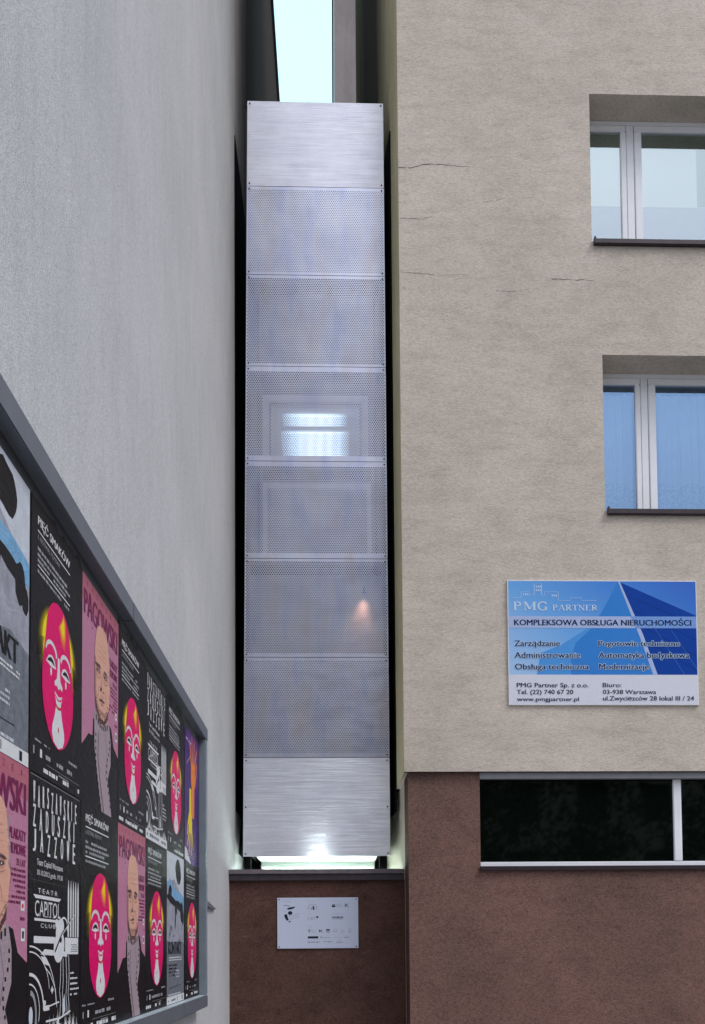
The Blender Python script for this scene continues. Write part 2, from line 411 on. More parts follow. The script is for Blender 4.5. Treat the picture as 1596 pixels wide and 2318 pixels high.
class MB:
    """collects faces with materials; 2D drawing goes through a mapping (u, v, layer) -> xyz"""
    aspect = 1.0
    def __init__(s, mp=None):
        s.v, s.f, s.m, s.mats, s.mp = [], [], [], [], mp
        s.layer = 0; s.np = 0
    def mi(s, mat):
        if mat not in s.mats: s.mats.append(mat)
        return s.mats.index(mat)
    def raw(s, vs, fs, mat):
        b = len(s.v); s.v += vs; i = s.mi(mat)
        for f in fs:
            s.f.append(tuple(b + k for k in f)); s.m.append(i)
    def quad(s, a, b, c, d, mat): s.raw([a, b, c, d], [(0, 1, 2, 3)], mat)
    def box(s, x0, y0, z0, x1, y1, z1, mat, bevel=0):
        if bevel:
            bm = bmesh.new()
            bmesh.ops.create_cube(bm, size=1)
            for v in bm.verts:
                v.co = Vector((x0 + (v.co.x+.5)*(x1-x0), y0 + (v.co.y+.5)*(y1-y0), z0 + (v.co.z+.5)*(z1-z0)))
            bmesh.ops.bevel(bm, geom=bm.edges[:], offset=bevel, segments=2, affect='EDGES')
            bm.verts.index_update()
            s.raw([tuple(v.co) for v in bm.verts], [tuple(v.index for v in f.verts) for f in bm.faces], mat)
            bm.free(); return
        vs = [(x, y, z) for z in (z0, z1) for y in (y0, y1) for x in (x0, x1)]
        s.raw(vs, [(0, 2, 3, 1), (4, 5, 7, 6), (0, 1, 5, 4), (2, 6, 7, 3), (0, 4, 6, 2), (1, 3, 7, 5)], mat)
    def prism(s, pts, z0, z1, mat):
        n = len(pts)
        vs = [(x, y, z0) for x, y in pts] + [(x, y, z1) for x, y in pts]
        s.raw(vs, [tuple(range(n))[::-1], tuple(range(n, 2*n))] + [(i, (i+1) % n, n + (i+1) % n, n + i) for i in range(n)], mat)
    def tube(s, a, b, r0, r1, mat, n=10):
        a, b = Vector(a), Vector(b); d = (b-a).normalized()
        q = d.to_track_quat('Z', 'Y')
        vs = []
        for c, r in ((a, r0), (b, r1)):
            for i in range(n):
                vs.append(tuple(c + q @ Vector((r*cos(2*pi*i/n), r*sin(2*pi*i/n), 0))))
        s.raw(vs, [(i, (i+1) % n, n + (i+1) % n, n + i) for i in range(n)] + [tuple(range(n))[::-1], tuple(range(n, 2*n))], mat)
    # ---- 2D
    def poly(s, pts, mat, L=None):
        L = s.layer if L is None else L
        a = sum(pts[i][0]*pts[(i+1) % len(pts)][1] - pts[(i+1) % len(pts)][0]*pts[i][1] for i in range(len(pts)))
        if a < 0: pts = pts[::-1]
        s.np += 1; L = L + 0.8*min(1, s.np/500)          # every print lies on the one before
        s.raw([s.mp(u, v, L) for u, v in pts], [tuple(range(len(pts)))], mat)
    def rect(s, u0, v0, u1, v1, mat, L=None): s.poly([(u0, v0), (u1, v0), (u1, v1), (u0, v1)], mat, L)
    def ell(s, cu, cv, ru, rv, mat, L=None, n=20, rot=0, a0=0, a1=2*pi):
        s.poly([(cu + ru*cos(a0+(a1-a0)*i/n)*cos(rot) - rv*sin(a0+(a1-a0)*i/n)*sin(rot), cv + ru*cos(a0+(a1-a0)*i/n)*sin(rot) + rv*sin(a0+(a1-a0)*i/n)*cos(rot)) for i in range(n + (a1-a0 < 6))], mat, L)
    def stroke(s, pts, w, mat, L=None, w1=None):
        n = len(pts); lft, rgt = [], []
        for i, (u, v) in enumerate(pts):
            a = pts[max(0, i-1)]; b = pts[min(n-1, i+1)]
            dx, dy = b[0]-a[0], b[1]-a[1]; l = math.hypot(dx, dy) or 1
            ww = w if w1 is None else w + (w1-w)*i/(n-1)
            lft.append((u - dy/l*ww/2, v + dx/l*ww/2)); rgt.append((u + dy/l*ww/2, v - dx/l*ww/2))
        for i in range(n-1):
            s.poly([rgt[i], rgt[i+1], lft[i+1], lft[i]], mat, L)
    def arc(s, cu, cv, ru, rv, a0, a1, w, mat, L=None, n=12, w1=None):
        s.stroke([(cu + ru*cos(a0+(a1-a0)*i/n), cv + rv*sin(a0+(a1-a0)*i/n)) for i in range(n+1)], w, mat, L, w1)
    def text(s, st, u0, v0, u1, v1, mat, L=None, bold=0.0, shear=0.0):
        L = s.layer if L is None else L
        vv, ff, asp = text_shape(st)
        if u1 is None: u1 = u0 + asp*(v1-v0)
        h = abs(v1-v0)*bold*s.aspect
        for k in ((0,) if not bold else (-1, 0, 1)):      # heavier strokes: the outline set three times side by side
            s.np += 1
            s.raw([s.mp(u0 + h + x*(u1-u0-2*h) + k*h, v0 + y*(v1-v0), L + k*0.06 + 0.1 + 0.8*min(1, s.np/500)) for x, y in vv], ff, mat)
    def greek(s, u0, v0, u1, h, mat, L=None, rnd=random, dens=0.85):
        """a line of print too small to read: word-length dashes"""
        u = u0
        while u < u1 - h*0.5:
            w = min(h*rnd.uniform(0.8, 3.6), u1-u)
            if rnd.random() < dens + 0.1: s.rect(u, v0, u+w, v0 + h*rnd.uniform(0.75, 1.0), mat, L)
            u += w + h*rnd.uniform(0.35, 0.6)
    def build(s, name, parent=None, smooth=False):
        me = bpy.data.meshes.new(name)
        me.from_pydata(s.v, [], s.f)
        for m_ in s.mats: me.materials.append(MAT[m_])
        me.polygons.foreach_set('material_index', s.m)
        if smooth: me.polygons.foreach_set('use_smooth', [True]*len(me.polygons))
        me.update()
        o = bpy.data.objects.new(name, me)
        col.objects.link(o)
        if parent: o.parent = parent
        return o
def empty(name, label, cat, group=None):
    o = bpy.data.objects.new(name, None); col.objects.link(o)
    o.empty_display_size = 0.2
    return tag(o, label, cat, group)
def tag(o, label=None, cat=None, group=None, kind=None):
    if label: o['label'] = label
    if cat: o['category'] = cat
    if group: o['group'] = group
    if kind: o['kind'] = kind
    return o
def wall_grid(b, u0, v0, u1, v1, holes, P, depth, mat, rmat):
    """front face with rectangular openings and their reveals; P(u, v, d) -> xyz, d runs inwards"""
    us = sorted({u0, u1, *[x for h in holes for x in (h[0], h[2])]})
    vs_ = sorted({v0, v1, *[x for h in holes for x in (h[1], h[3])]})
    for i in range(len(us)-1):
        for j in range(len(vs_)-1):
            cu, cv = (us[i]+us[i+1])/2, (vs_[j]+vs_[j+1])/2
            if any(h[0] < cu < h[2] and h[1] < cv < h[3] for h in holes): continue
            b.quad(P(us[i], vs_[j], 0), P(us[i+1], vs_[j], 0), P(us[i+1], vs_[j+1], 0), P(us[i], vs_[j+1], 0), mat)
    for a, c, e, d in holes:
        b.quad(P(a, c, 0), P(a, d, 0), P(a, d, depth), P(a, c, depth), rmat)
        b.quad(P(e, c, 0), P(e, c, depth), P(e, d, depth), P(e, d, 0), rmat)
        b.quad(P(a, d, 0), P(e, d, 0), P(e, d, depth), P(a, d, depth), rmat)
        b.quad(P(a, c, 0), P(a, c, depth), P(e, c, depth), P(e, c, 0), rmat)

# ------------------------------------------------------------------ the setting: ground
g = MB(); g.quad((-120, -120, 0), (120, -120, 0), (120, 120, 0), (-120, 120, 0), 'paving')
tag(g.build('ground'), kind='structure')
g = MB(); g.quad((-120, -14, -0.0), (120, -14, -0.0), (120, -6, -0.0), (-120, -6, -0.0), 'asphalt')
o = g.build('road'); o.location.z = 0.004; tag(o, kind='structure')
g = MB(); g.box(-120, -6.16, 0, 120, -6.0, 0.12, 'kerb_stone'); tag(g.build('kerb'), kind='structure')

# ------------------------------------------------------------------ grey building on the left
WX = -1.13
left = empty('apartment_block', 'tall block with bare grey rendered gable wall behind the poster billboard', 'building')
b = MB()
b.quad((WX, -2.5, 0), (WX, 10.9, 0), (WX, 10.9, 20.15), (WX, -2.5, 20.15), 'grey_render')
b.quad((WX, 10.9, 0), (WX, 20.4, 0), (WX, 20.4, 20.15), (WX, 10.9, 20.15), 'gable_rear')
b.quad((-12, -2.5, 0), (WX, -2.5, 0), (WX, -2.5, 20.15), (-12, -2.5, 20.15), 'grey_render')
b.quad((WX, 20.4, 0), (-12, 20.4, 0), (-12, 20.4, 20.15), (WX, 20.4, 20.15), 'grey_render')
b.quad((-12, 20.4, 0), (-12, -2.5, 0), (-12, -2.5, 20.15), (-12, 20.4, 20.15), 'grey_render')
shaded_side('gable_rear', [(10.9, 0), (12.6, 1), (20, 1), (20.5, 1)], (0.64, 0.605, 0.64))
b.build('wall', left)
b = MB(); b.box(-12.06, -2.56, 20.15, WX+0.05, 20.46, 20.25, 'dark_flashing'); b.build('roof', left)

# ------------------------------------------------------------------ beige building on the right
FY, PY = 9.78, 9.83                 # faces of the insulated upper storeys and of the plinth
right = empty('apartment_house', 'beige rendered house with brown plinth and windows, right of the metal house', 'building')
TOP = 21.5
W1 = (2.78, 9.085, 4.95, 10.716)
W2 = (2.868, 6.168, 5.04, 7.848)
b = MB()
wall_grid(b, 0.727, 3.413, 14, TOP, [W1, W2], lambda u, v, d: (u, FY+d, v), 0.34, 'beige_render', 'beige_render')
b.quad((0.727, FY, 3.413), (0.727, PY+0.02, 3.413), (14, PY+0.02, 3.413), (14, FY, 3.413), 'dark_flashing')
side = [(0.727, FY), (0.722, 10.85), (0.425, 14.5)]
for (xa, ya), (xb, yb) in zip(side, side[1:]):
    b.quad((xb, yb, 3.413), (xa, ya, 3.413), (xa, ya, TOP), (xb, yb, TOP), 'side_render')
b.quad((0.767, PY+0.02, 3.413), (0.727, PY+0.02, 3.413), (0.722, 10.85, 3.413), (0.767, 10.85, 3.413), 'beige_render')
b.quad((0.425, 14.5, 0), (0.425, 14.5, TOP), (14, 14.5, TOP), (14, 14.5, 0), 'grey_render')
b.quad((14, FY, 0), (14, 14.5, 0), (14, 14.5, TOP), (14, FY, TOP), 'beige_render')
# hairline cracks of the render
def crack(pts, w):
    b.mp = lambda u, v, L: (u, FY-0.0012, v)
    out = []
    for (a, c), (d, e) in zip(pts, pts[1:]):
        n = max(2, int(abs(d-a)/0.025))
        for i in range(n):
            k = i/n
            out.append((a+(d-a)*k, c+(e-c)*k + random.uniform(-.006, .006)))
    out.append(pts[-1])
    for i in range(len(out)-1):
        if random.random() < 0.1: continue
        b.stroke(out[i:i+2], w*random.uniform(0.5, 1.25)*(1-0.6*i/len(out)), 'crack_dark')
crack([(0.729, 9.861), (0.861, 9.857), (1.002, 9.903), (1.19, 9.897), (1.378, 9.886), (1.491, 9.88)], 0.0085)
crack([(1.60, 9.49), (1.712, 9.509), (1.962, 9.552), (2.193, 9.551)], 0.0032)
crack([(2.349, 8.668), (2.537, 8.661), (2.787, 8.655)], 0.0065)
crack([(0.743, 9.303), (0.949, 9.297), (1.089, 9.328)], 0.0045)
crack([(0.75, 8.72), (1.1, 8.69), (1.45, 8.70)], 0.004)
crack([(1.75, 8.53), (1.95, 8.52), (2.1, 8.55)], 0.005)
b.build('wall', right)
b = MB()
DW = (1.512, 2.39, 6.2, 3.36)
wall_grid(b, 0.767, 0, 14, 3.413, [DW], lambda u, v, d: (u, PY+d, v), 0.12, 'brown_render', 'brown_render')
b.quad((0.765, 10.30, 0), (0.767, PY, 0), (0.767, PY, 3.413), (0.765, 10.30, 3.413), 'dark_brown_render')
b.quad((0.76, 10.85, 0), (0.765, 10.30, 0), (0.765, 10.30, 3.413), (0.76, 10.85, 3.413), 'beige_render')
b.quad((0.425, 14.5, 0), (0.76, 10.85, 0), (0.76, 10.85, 3.413), (0.425, 14.5, 3.413), 'beige_render')
b.build('plinth', right)
b = MB()
b.prism([(0.727-0.05, FY-0.05), (14.05, FY-0.05), (14.05, 14.55), (0.345, 14.55), (0.67, 10.85)], TOP, TOP+0.1, 'roof_felt')
b.build('roof', right)

rear = empty('courtyard_building', 'grey rendered building glimpsed in the gap above and behind the metal house', 'building')
b = MB()
b.quad((0.14, 22, 0), (12, 22, 0), (12, 22, 30), (0.14, 22, 30), 'rear_render')
b.quad((0.14, 34, 0), (0.14, 22, 0), (0.14, 22, 30), (0.14, 34, 30), 'grey_render')
b.quad((12, 22, 0), (12, 34, 0), (12, 34, 30), (12, 22, 30), 'grey_render')
b.quad((12, 34, 0), (0.14, 34, 0), (0.14, 34, 30), (12, 34, 30), 'grey_render')
b.build('wall', rear)
b = MB(); b.box(0.1, 21.95, 30, 12.05, 34.05, 30.1, 'roof_felt'); b.build('roof', rear)

def sash_window(W, mull, sash0, sash1, y, zb, zt, rx, kind):
    """PVC window: one narrow and one wide sash, what hangs behind each pane, sill outside"""
    x0, z0, x1, z1 = W
    b = MB()
    f = y
    b.box(x0, f, z1-0.055, x1, f+0.07, z1, 'pvc', 0.006)          # frame head
    b.box(x0, f, z0+0.001, x1, f+0.07, z0+0.05, 'pvc', 0.006)
    for a, c in ((x0, x0+0.045), (mull[0], mull[1]), (x1-0.045, x1)):
        b.box(a, f-0.004, z0+0.05, c, f+0.066, z1-0.055, 'pvc', 0.006)
    for a, c in ((x0+0.045, sash0), (sash1, x1-0.045)):
        pass
    win = b.build('window', right)
    for a, c, hl, hr in ((x0+0.045, mull[0], 0.03, sash0), (mull[1], x1-0.045, sash1, 0.07)):
        b = MB()
        lw = hl; rw = hr
        zz0, zz1 = z0+0.052, z1-0.057
        b.box(a+0.003, f-0.012, zz1-0.07, c-0.003, f+0.05, zz1, 'pvc', 0.008)
        b.box(a+0.003, f-0.012, zz0, c-0.003, f+0.05, zz0+0.055, 'pvc', 0.008)
        b.box(a+0.003, f-0.011, zz0+0.055, a+lw, f+0.05, zz1-0.07, 'pvc', 0.008)
        b.box(c-rw, f-0.011, zz0+0.055, c-0.003, f+0.05, zz1-0.07, 'pvc', 0.008)
        b.box(a+0.0005, f-0.002, zz0, a+0.003, f+0.03, zz1, 'pvc_gasket')
        b.box(c-0.003, f-0.002, zz0, c-0.0005, f+0.03, zz1, 'pvc_gasket')
        b.build('sash', win)
        g0, g1, h0, h1 = a+lw-0.004, c-rw+0.004, zz0+0.05, zz1-0.066
        b = MB(); b.quad((g0, f+0.012, h0), (g1, f+0.012, h0), (g1, f+0.012, h1), (g0, f+0.012, h1), 'clear_pane' if kind == 'blind' else 'blue_pane')
        b.build('pane', win)
        b = MB()
        if kind == 'blind':
            yb = f+0.035
            b.box(g0, yb, zt, g1, yb+0.006, h1, 'valance_green')
            e = g1 if g1-g0 < 0.6 else g0 + 0.63
            b.box(g0, yb+0.008, zb, e, yb+0.012, zt, 'blind_white')
            b.box(g0, yb+0.016, h0, g1, yb+0.02, zb+0.02, 'blind_lavender')
            b.box(e, yb+0.022, zb, g1, yb+0.026, zt, 'valance_green')
            b.build('roller_blind', win)
        else:
            b.box(g0, f+0.09, zt, g1, f+0.10, h1+0.03, 'inner_dark')
            n = int((g1-g0)/0.008)
            ph = random.uniform(0, 6)
            xs = [g0 + (g1-g0)*i/n for i in range(n+1)]
            def fold(x): return f + 0.07 + 0.03*abs(sin(x*13+ph))**0.4 + 0.006*sin(x*83+1) + 0.004*sin(x*150)
            for zz, zn, mt in ((zt, h0+0.34, 'net_curtain'), (h0+0.34, h0, 'lace_hem')):
                vs_, fs = [], []
                for i, x in enumerate(xs):
                    dz = 0.07*abs(sin(x*9+ph)) if mt == 'net_curtain' else 0
                    dz2 = 0.07*abs(sin(x*9+ph)) if mt == 'lace_hem' else 0
                    vs_ += [(x, fold(x), zn + dz), (x, fold(x), zz + dz2)]
                fs = [(2*i, 2*i+2, 2*i+3, 2*i+1) for i in range(n)]
                b.raw(vs_, fs, mt)
            b.build('net_curtain', win)
    b = MB()
    b.box(x0+0.02, FY-0.045, z0-0.052, x1+0.05, f-0.002, z0+0.004, 'brown_sill', 0.006)
    b.box(x0+0.015, FY-0.05, z0-0.054, x0+0.035, FY+0.0, z0+0.024, 'brown_sill', 0.004)
    b.build('sill', win)
    return win
sash_window(W1, (3.275, 3.36), 0.065, 0.085, 10.11, 9.77, 10.44, 4.09, 'blind')
sash_window(W2, (3.375, 3.455), 0.062, 0.085, 10.11, 0, 7.66, 4.2, 'net')

# low dark window of the plinth
x0, z0, x1, z1 = DW
b = MB()
f = PY+0.055
b.box(x0, f, z1-0.012, x1, f+0.06, z1+0.05, 'lintel_grey')
b.box(x0, f-0.004, z0+0.044, x1, f+0.056, z0+0.095, 'pvc', 0.005)
b.box(3.555, f-0.008, z0+0.095, 3.642, f+0.05, z1-0.012, 'pvc', 0.008)
b.box(x1-0.06, f-0.008, z0+0.095, x1, f+0.05, z1-0.012, 'pvc', 0.006)
dwin = b.build('window', right)
for a, c in ((x0+0.001, 3.556), (3.641, x1-0.05)):
    b = MB(); b.quad((a, f+0.02, z0+0.09), (c, f+0.02, z0+0.09), (c, f+0.02, z1), (a, f+0.02, z1), 'dark_pane'); b.build('pane', dwin)
b = MB()
b.box(x0-0.01, PY-0.04, z0-0.002, x1+0.02, f-0.006, z0+0.044, 'brown_sill', 0.004)
b.build('sill', dwin)
b = MB(); b.box(x0, PY-0.012, 3.345, x1, PY+0.05, 3.409, 'lintel_grey'); b.build('lintel', dwin)

# ------------------------------------------------------------------ infill wall under the metal house
BY = 10.35
inf = empty('infill_wall', 'low brown rendered wall with dark metal coping below the metal house', 'wall')
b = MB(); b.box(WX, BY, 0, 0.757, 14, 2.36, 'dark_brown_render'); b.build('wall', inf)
b = MB()
b.box(WX+0.002, BY-0.075, 2.405, 0.752, 10.44, 2.455, 'coping_metal', 0.004)
b.box(WX+0.004, BY-0.05, 2.335, 0.755, BY+0.02, 2.404, 'dark_flashing', 0.004)
b.build('coping', inf)

# ------------------------------------------------------------------ the narrow metal house
HY = 10.9
ZS = [11.587, 10.547, 9.476, 8.379, 7.25, 6.102, 4.947, 3.785, 2.650]
def XL(z): return -1.035 + (z-2.65)/(11.587-2.65)*0.073
def XR(z): return 0.643 - (z-2.65)/(11.587-2.65)*0.005
house = empty('narrow_house', 'very narrow metal house of stacked aluminium panels squeezed between two buildings', 'house')
def plate(b, z0, z1, mat, y=HY):
    """thin folded sheet: front face and returns 25 mm deep"""
    c = [(XL(z0), z0), (XR(z0), z0), (XR(z1), z1), (XL(z1), z1)]
    b.quad(*[(x, y, z) for x, z in c], mat)
def returns(b, z0, z1, mat, y=HY):
    c = [(XL(z0), z0), (XR(z0), z0), (XR(z1), z1), (XL(z1), z1)]
    for i in range(4):
        (xa, za), (xb, zb) = c[i], c[(i+1) % 4]
        b.quad((xb, y, zb), (xa, y, za), (xa, y+0.025, za), (xb, y+0.025, zb), mat)
def perforated(z0, z1, r, top, bot):
    """sheet with real punched holes in staggered rows; r = hole radius"""
    b = MB()
    za, zb = z0+bot, z1-top
    for lo, hi in ((z0, za), (zb, z1)): plate(b, lo, hi, 'aluminium_mesh')
    m = 62; rows = max(1, round((zb-za)/0.0208))
    h = (zb-za)/rows
    vs_, fs = [], []
    ring = [(cos(pi/4*i + pi/8*0), sin(pi/4*i)) for i in range(8)]
    outer = [(1, 0), (1, 1), (0, 1), (-1, 1), (-1, 0), (-1, -1), (0, -1), (1, -1)]
    mg = 0.008
    for j in range(rows):
        zc = za + (j+0.5)*h
        l, rr = XL(zc), XR(zc)
        w = (rr - l - 2*mg)/(m+0.5)
        off = mg + (0 if j % 2 else w/2)
        zlo, zhi = zc-h/2, zc+h/2
        # plain edge strips, widened by half a cell on staggered rows
        for a, c in ((0, off), (off+m*w, rr-l)):
            k = len(vs_)
            vs_ += [(XL(zlo)+a, HY, zlo), (XL(zlo)+c, HY, zlo), (XL(zhi)+c, HY, zhi), (XL(zhi)+a, HY, zhi)]
            fs.append((k, k+1, k+2, k+3))
        for i in range(m):
            xc = off + (i+0.5)*w
            k = len(vs_)
            for ou, ov in outer:
                z = zc + ov*h/2
                vs_.append((XL(z) + xc + ou*w/2, HY, z))
            for ru, rv in ring:
                vs_.append((l + xc + ru*r, HY, zc + rv*r))
            for q in range(8):
                q2 = (q+1) % 8
                fs.append((k+q, k+q2, k+8+q2, k+8+q))
    b.raw(vs_, fs, 'aluminium_mesh')
    returns(b, z0, z1, 'aluminium_mesh')
    return b
def screws(panel, z0, z1, mid=False):
    for z in [z0+0.03, z1-0.03] + ([(z0+z1)/2] if mid else []):
        for x in (XL(z)+0.028, XR(z)-0.028):
            b = MB(); b.tube((x, HY-0.001, z), (x, HY-0.007, z), 0.0095, 0.008, 'screw_dark', 8); b.build('screw', panel)
G = 0.003
for k in range(8):
    zt, zb = ZS[k]-G, ZS[k+1]+G
    if k in (0, 7):
        b = MB(); plate(b, zb, zt, 'aluminium'); returns(b, zb, zt, 'aluminium')
        o = b.build('solid_panel', house)
        tag(o, 'bright smooth top panel' if k == 0 else 'smooth bottom panel lit by a lamp below')
        screws(o, zb, zt, k == 7)
    else:
        tb = {1: (0.035, 0.03), 2: (0.035, 0.03), 3: (0.058, 0.06), 4: (0.058, 0.06), 5: (0.03, 0.045), 6: (0.035, 0.05)}[k]
        o = perforated(zb, zt, 0.0061 if k in (1, 6) else 0.0082, *tb).build('perforated_panel', house)
        screws(o, zb, zt)
# body behind the panels
b = MB()
XB0, XB1 = -0.985, 0.60
def hull(z0, z1, mat='house_cladding'):
    b.prism([(XB0, HY+0.35), (XB1, HY+0.35), (0.27, 15.2), (XB0+0.02, 15.2)], z0, z1, mat)
for x0, x1 in ((-0.985, -0.965), (0.585, 0.605)):
    b.box(x0, HY+0.026, 2.70, x1, HY+0.34, 11.55, 'house_cladding')
b.prism([(XB0, HY+0.34), (XB0+0.02, HY+0.34), (XB0+0.04, 15.2), (XB0+0.02, 15.2)], 2.70, 11.55, 'house_cladding')
b.prism([(XB1-0.02, HY+0.34), (XB1, HY+0.34), (0.27, 15.2), (0.25, 15.2)], 2.70, 11.55, 'house_cladding')
b.quad((0.25, 15.2, 2.7), (XB0, 15.2, 2.7), (XB0, 15.2, 11.55), (0.25, 15.2, 11.55), 'house_cladding')
b.prism([(XB0, HY+0.026), (XB1, HY+0.026), (XB1, HY+0.34), (0.27, 15.2), (XB0, 15.2)], 11.5, 11.57, 'house_cladding')
b.build('shell', house)
# rear sheet behind the perforation: translucent wall, its frames, floors
def back(z0, z1, mat, y=HY+0.10, x0=-0.962, x1=0.582, name='translucent_wall', hole=None):
    b = MB()
    if hole: wall_grid(b, x0, z0, x1, z1, [hole], lambda u, v, d: (u, y+d, v), 0.05, mat, 'inner_frame_glow')
    else: b.quad((x0, y, z0), (x1, y, z0), (x1, y, z1), (x0, y, z1), mat)
    return b.build(name, house)
def frame(x0, z0, x1, z1, w, mat, y, d=0.03):
    b = MB()
    b.box(x0, y, z1-w, x1, y+d, z1, mat); b.box(x0, y, z0, x1, y+d, z0+w, mat)
    b.box(x0, y-0.001, z0+w, x0+w, y+d, z1-w, mat); b.box(x1-w, y-0.001, z0+w, x1, y+d, z1-w, mat)
    return b.build('inner_frame', house)
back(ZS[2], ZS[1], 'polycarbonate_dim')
back(ZS[3], ZS[2], 'polycarbonate_glow')
back(ZS[5], ZS[4], 'polycarbonate_glow')
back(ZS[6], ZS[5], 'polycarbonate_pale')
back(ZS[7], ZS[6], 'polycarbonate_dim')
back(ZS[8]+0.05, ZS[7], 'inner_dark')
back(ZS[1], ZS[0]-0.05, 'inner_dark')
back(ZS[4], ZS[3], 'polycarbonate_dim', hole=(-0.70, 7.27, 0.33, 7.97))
frame(-0.80, 7.26, 0.43, 8.07, 0.07, 'inner_frame_glow', HY+0.06)
frame(-0.80, 6.12, 0.46, 7.02, 0.05, 'inner_frame_glow', HY+0.06)
for zz in ZS[1:8]:
    b = MB(); b.box(-0.96, HY+0.03, zz-0.025, 0.58, HY+0.09, zz+0.025, 'house_cladding'); b.build('cross_rail', house)
b = MB(); b.box(-0.80, HY+0.05, 7.06, 0.46, HY+0.075, 7.17, 'inner_dark'); b.build('blind_box', house)
for zz, hh in ((ZS[2], 0.13), (ZS[3], 0.10), (ZS[5], 0.12)):
    b = MB(); b.box(-0.955, HY+0.092, zz-0.04-hh, 0.575, HY+0.098, zz-0.03, 'inner_dark'); b.build('floor_beam', house)
for x in (-0.86, 0.50):
    b = MB(); b.box(x, HY+0.05, 6.12, x+0.025, HY+0.08, 9.4, 'inner_dark'); b.build('mullion', house)
# lit room on the fourth panel
b = MB()
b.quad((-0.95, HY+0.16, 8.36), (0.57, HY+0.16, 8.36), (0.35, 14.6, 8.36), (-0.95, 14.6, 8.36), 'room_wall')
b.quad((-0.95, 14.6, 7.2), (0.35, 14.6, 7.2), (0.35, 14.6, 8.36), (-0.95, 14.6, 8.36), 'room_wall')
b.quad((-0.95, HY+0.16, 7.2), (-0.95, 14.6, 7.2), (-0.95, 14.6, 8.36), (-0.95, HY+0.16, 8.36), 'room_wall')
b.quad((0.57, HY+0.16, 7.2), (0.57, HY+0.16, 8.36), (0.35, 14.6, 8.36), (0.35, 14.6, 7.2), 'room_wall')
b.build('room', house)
for x0, y0, x1, y1 in ((-0.62, 11.85, 0.20, 12.10), (-0.66, 12.26, 0.24, 13.4)):
    b = MB(); b.box(x0, y0, 8.325, x1, y1, 8.35, 'ceiling_lamp', 0.008); b.build('ceiling_lamp', house)
# warm lamp behind the sixth panel
b = MB(); b.tube((0.37, HY+0.055, 5.72), (0.37, HY+0.055, 5.80), 0.022, 0.010, 'black_steel'); wl = b.build('wall_lamp', house)
ld = bpy.data.lights.new('wall_lamp_light', 'SPOT'); ld.energy = 36; ld.color = (1, 0.50, 0.28); ld.spot_size = R(70); ld.spot_blend = 1.0; ld.shadow_soft_size = 0.05
lo = bpy.data.objects.new('wall_lamp_light', ld); col.objects.link(lo); lo.parent = wl
lo.location = (0.37, HY+0.045, 5.70)
lo.rotation_euler = Vector((0.12, -0.04, 1)).to_track_quat('Z', 'Y').to_euler()
# underside, legs, closing sheets towards the neighbours, lamps below
b = MB(); b.box(-0.90, HY+0.03, 2.672, 0.50, 13.6, 2.70, 'white_soffit'); b.build('soffit', house)
b = MB(); b.box(-0.90, HY+0.95, 2.36, 0.50, HY+1.0, 2.671, 'white_soffit'); b.box(-0.88, HY+0.80, 2.36, 0.48, HY+0.949, 2.60, 'white_soffit', 0.004); b.build('soffit_beam', house)
for x0, x1 in ((-1.022, -0.948), (0.518, 0.604)):
    b = MB(); b.box(x0, HY+0.012, 2.36, x1, HY+0.12, 2.72, 'black_steel', 0.004); b.build('post', house)
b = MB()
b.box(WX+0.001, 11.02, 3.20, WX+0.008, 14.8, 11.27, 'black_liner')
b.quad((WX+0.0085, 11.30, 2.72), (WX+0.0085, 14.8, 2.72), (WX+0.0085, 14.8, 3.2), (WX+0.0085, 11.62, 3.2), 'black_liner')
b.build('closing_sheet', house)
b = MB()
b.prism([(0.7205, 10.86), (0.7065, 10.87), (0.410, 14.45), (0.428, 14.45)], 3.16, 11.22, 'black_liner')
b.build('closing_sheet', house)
b = MB(); b.box(-0.80, HY+0.45, 2.37, 0.40, HY+0.50, 2.40, 'tube_lamp', 0.008); b.build('tube_lamp', house)
for x in (-1.085, 0.655):
    b = MB(); b.box(x, 10.70, 2.37, x+0.03, 11.4, 2.40, 'gap_lamp', 0.008); b.build('tube_lamp', house)
b = MB(); b.tube((-0.19, 10.53, 2.37), (-0.19, 10.53, 2.425), 0.045, 0.05, 'black_steel', 16)
b.tube((-0.19, 10.53, 2.426), (-0.19, 10.53, 2.43), 0.04, 0.04, 'flood_lamp', 16); b.build('flood_lamp', house)

# ------------------------------------------------------------------ billboard on the grey wall
PX, FX = -1.08, -1.03             # poster plane, front of the frame
Y0, Y1, Z0, Z1 = 2.55, 7.82, 1.14, 3.405
bill = empty('billboard', 'large grey metal framed billboard full of posters on the grey wall', 'billboard')
b = MB(); b.box(WX+0.004, Y0+0.03, Z0+0.03, PX-0.003, Y1-0.03, Z1-0.03, 'board_metal'); b.build('back_board', bill)
FT = 0.10
b = MB(); b.box(WX+0.004, Y0, Z1-FT, FX, 4.93, Z1, 'frame_paint', 0.004); b.box(WX+0.004, 4.932, Z1-FT-0.001, FX+0.002, Y1, Z1-0.002, 'frame_paint', 0.004); b.build('top_rail', bill)
b = MB(); b.box(WX+0.004, Y0, Z0, FX, 6.6, Z0+FT-0.006, 'frame_paint', 0.004); b.box(WX+0.004, 6.602, Z0+0.001, FX+0.001, Y1, Z0+FT-0.007, 'frame_paint', 0.004)
b.box(PX-0.002, Y0+FT+0.002, Z0+FT-0.005, FX-0.002, Y1-FT-0.002, Z0+FT, 'ledge_skylit'); b.build('bottom_rail', bill)
for ya, yb in ((Y0, Y0+FT), (Y1-FT, Y1)):
    b = MB(); b.box(WX+0.006, ya, Z0+FT, FX-0.001, yb, Z1-FT-0.002, 'frame_inner', 0.004); b.build('side_rail', bill)
b = MB()
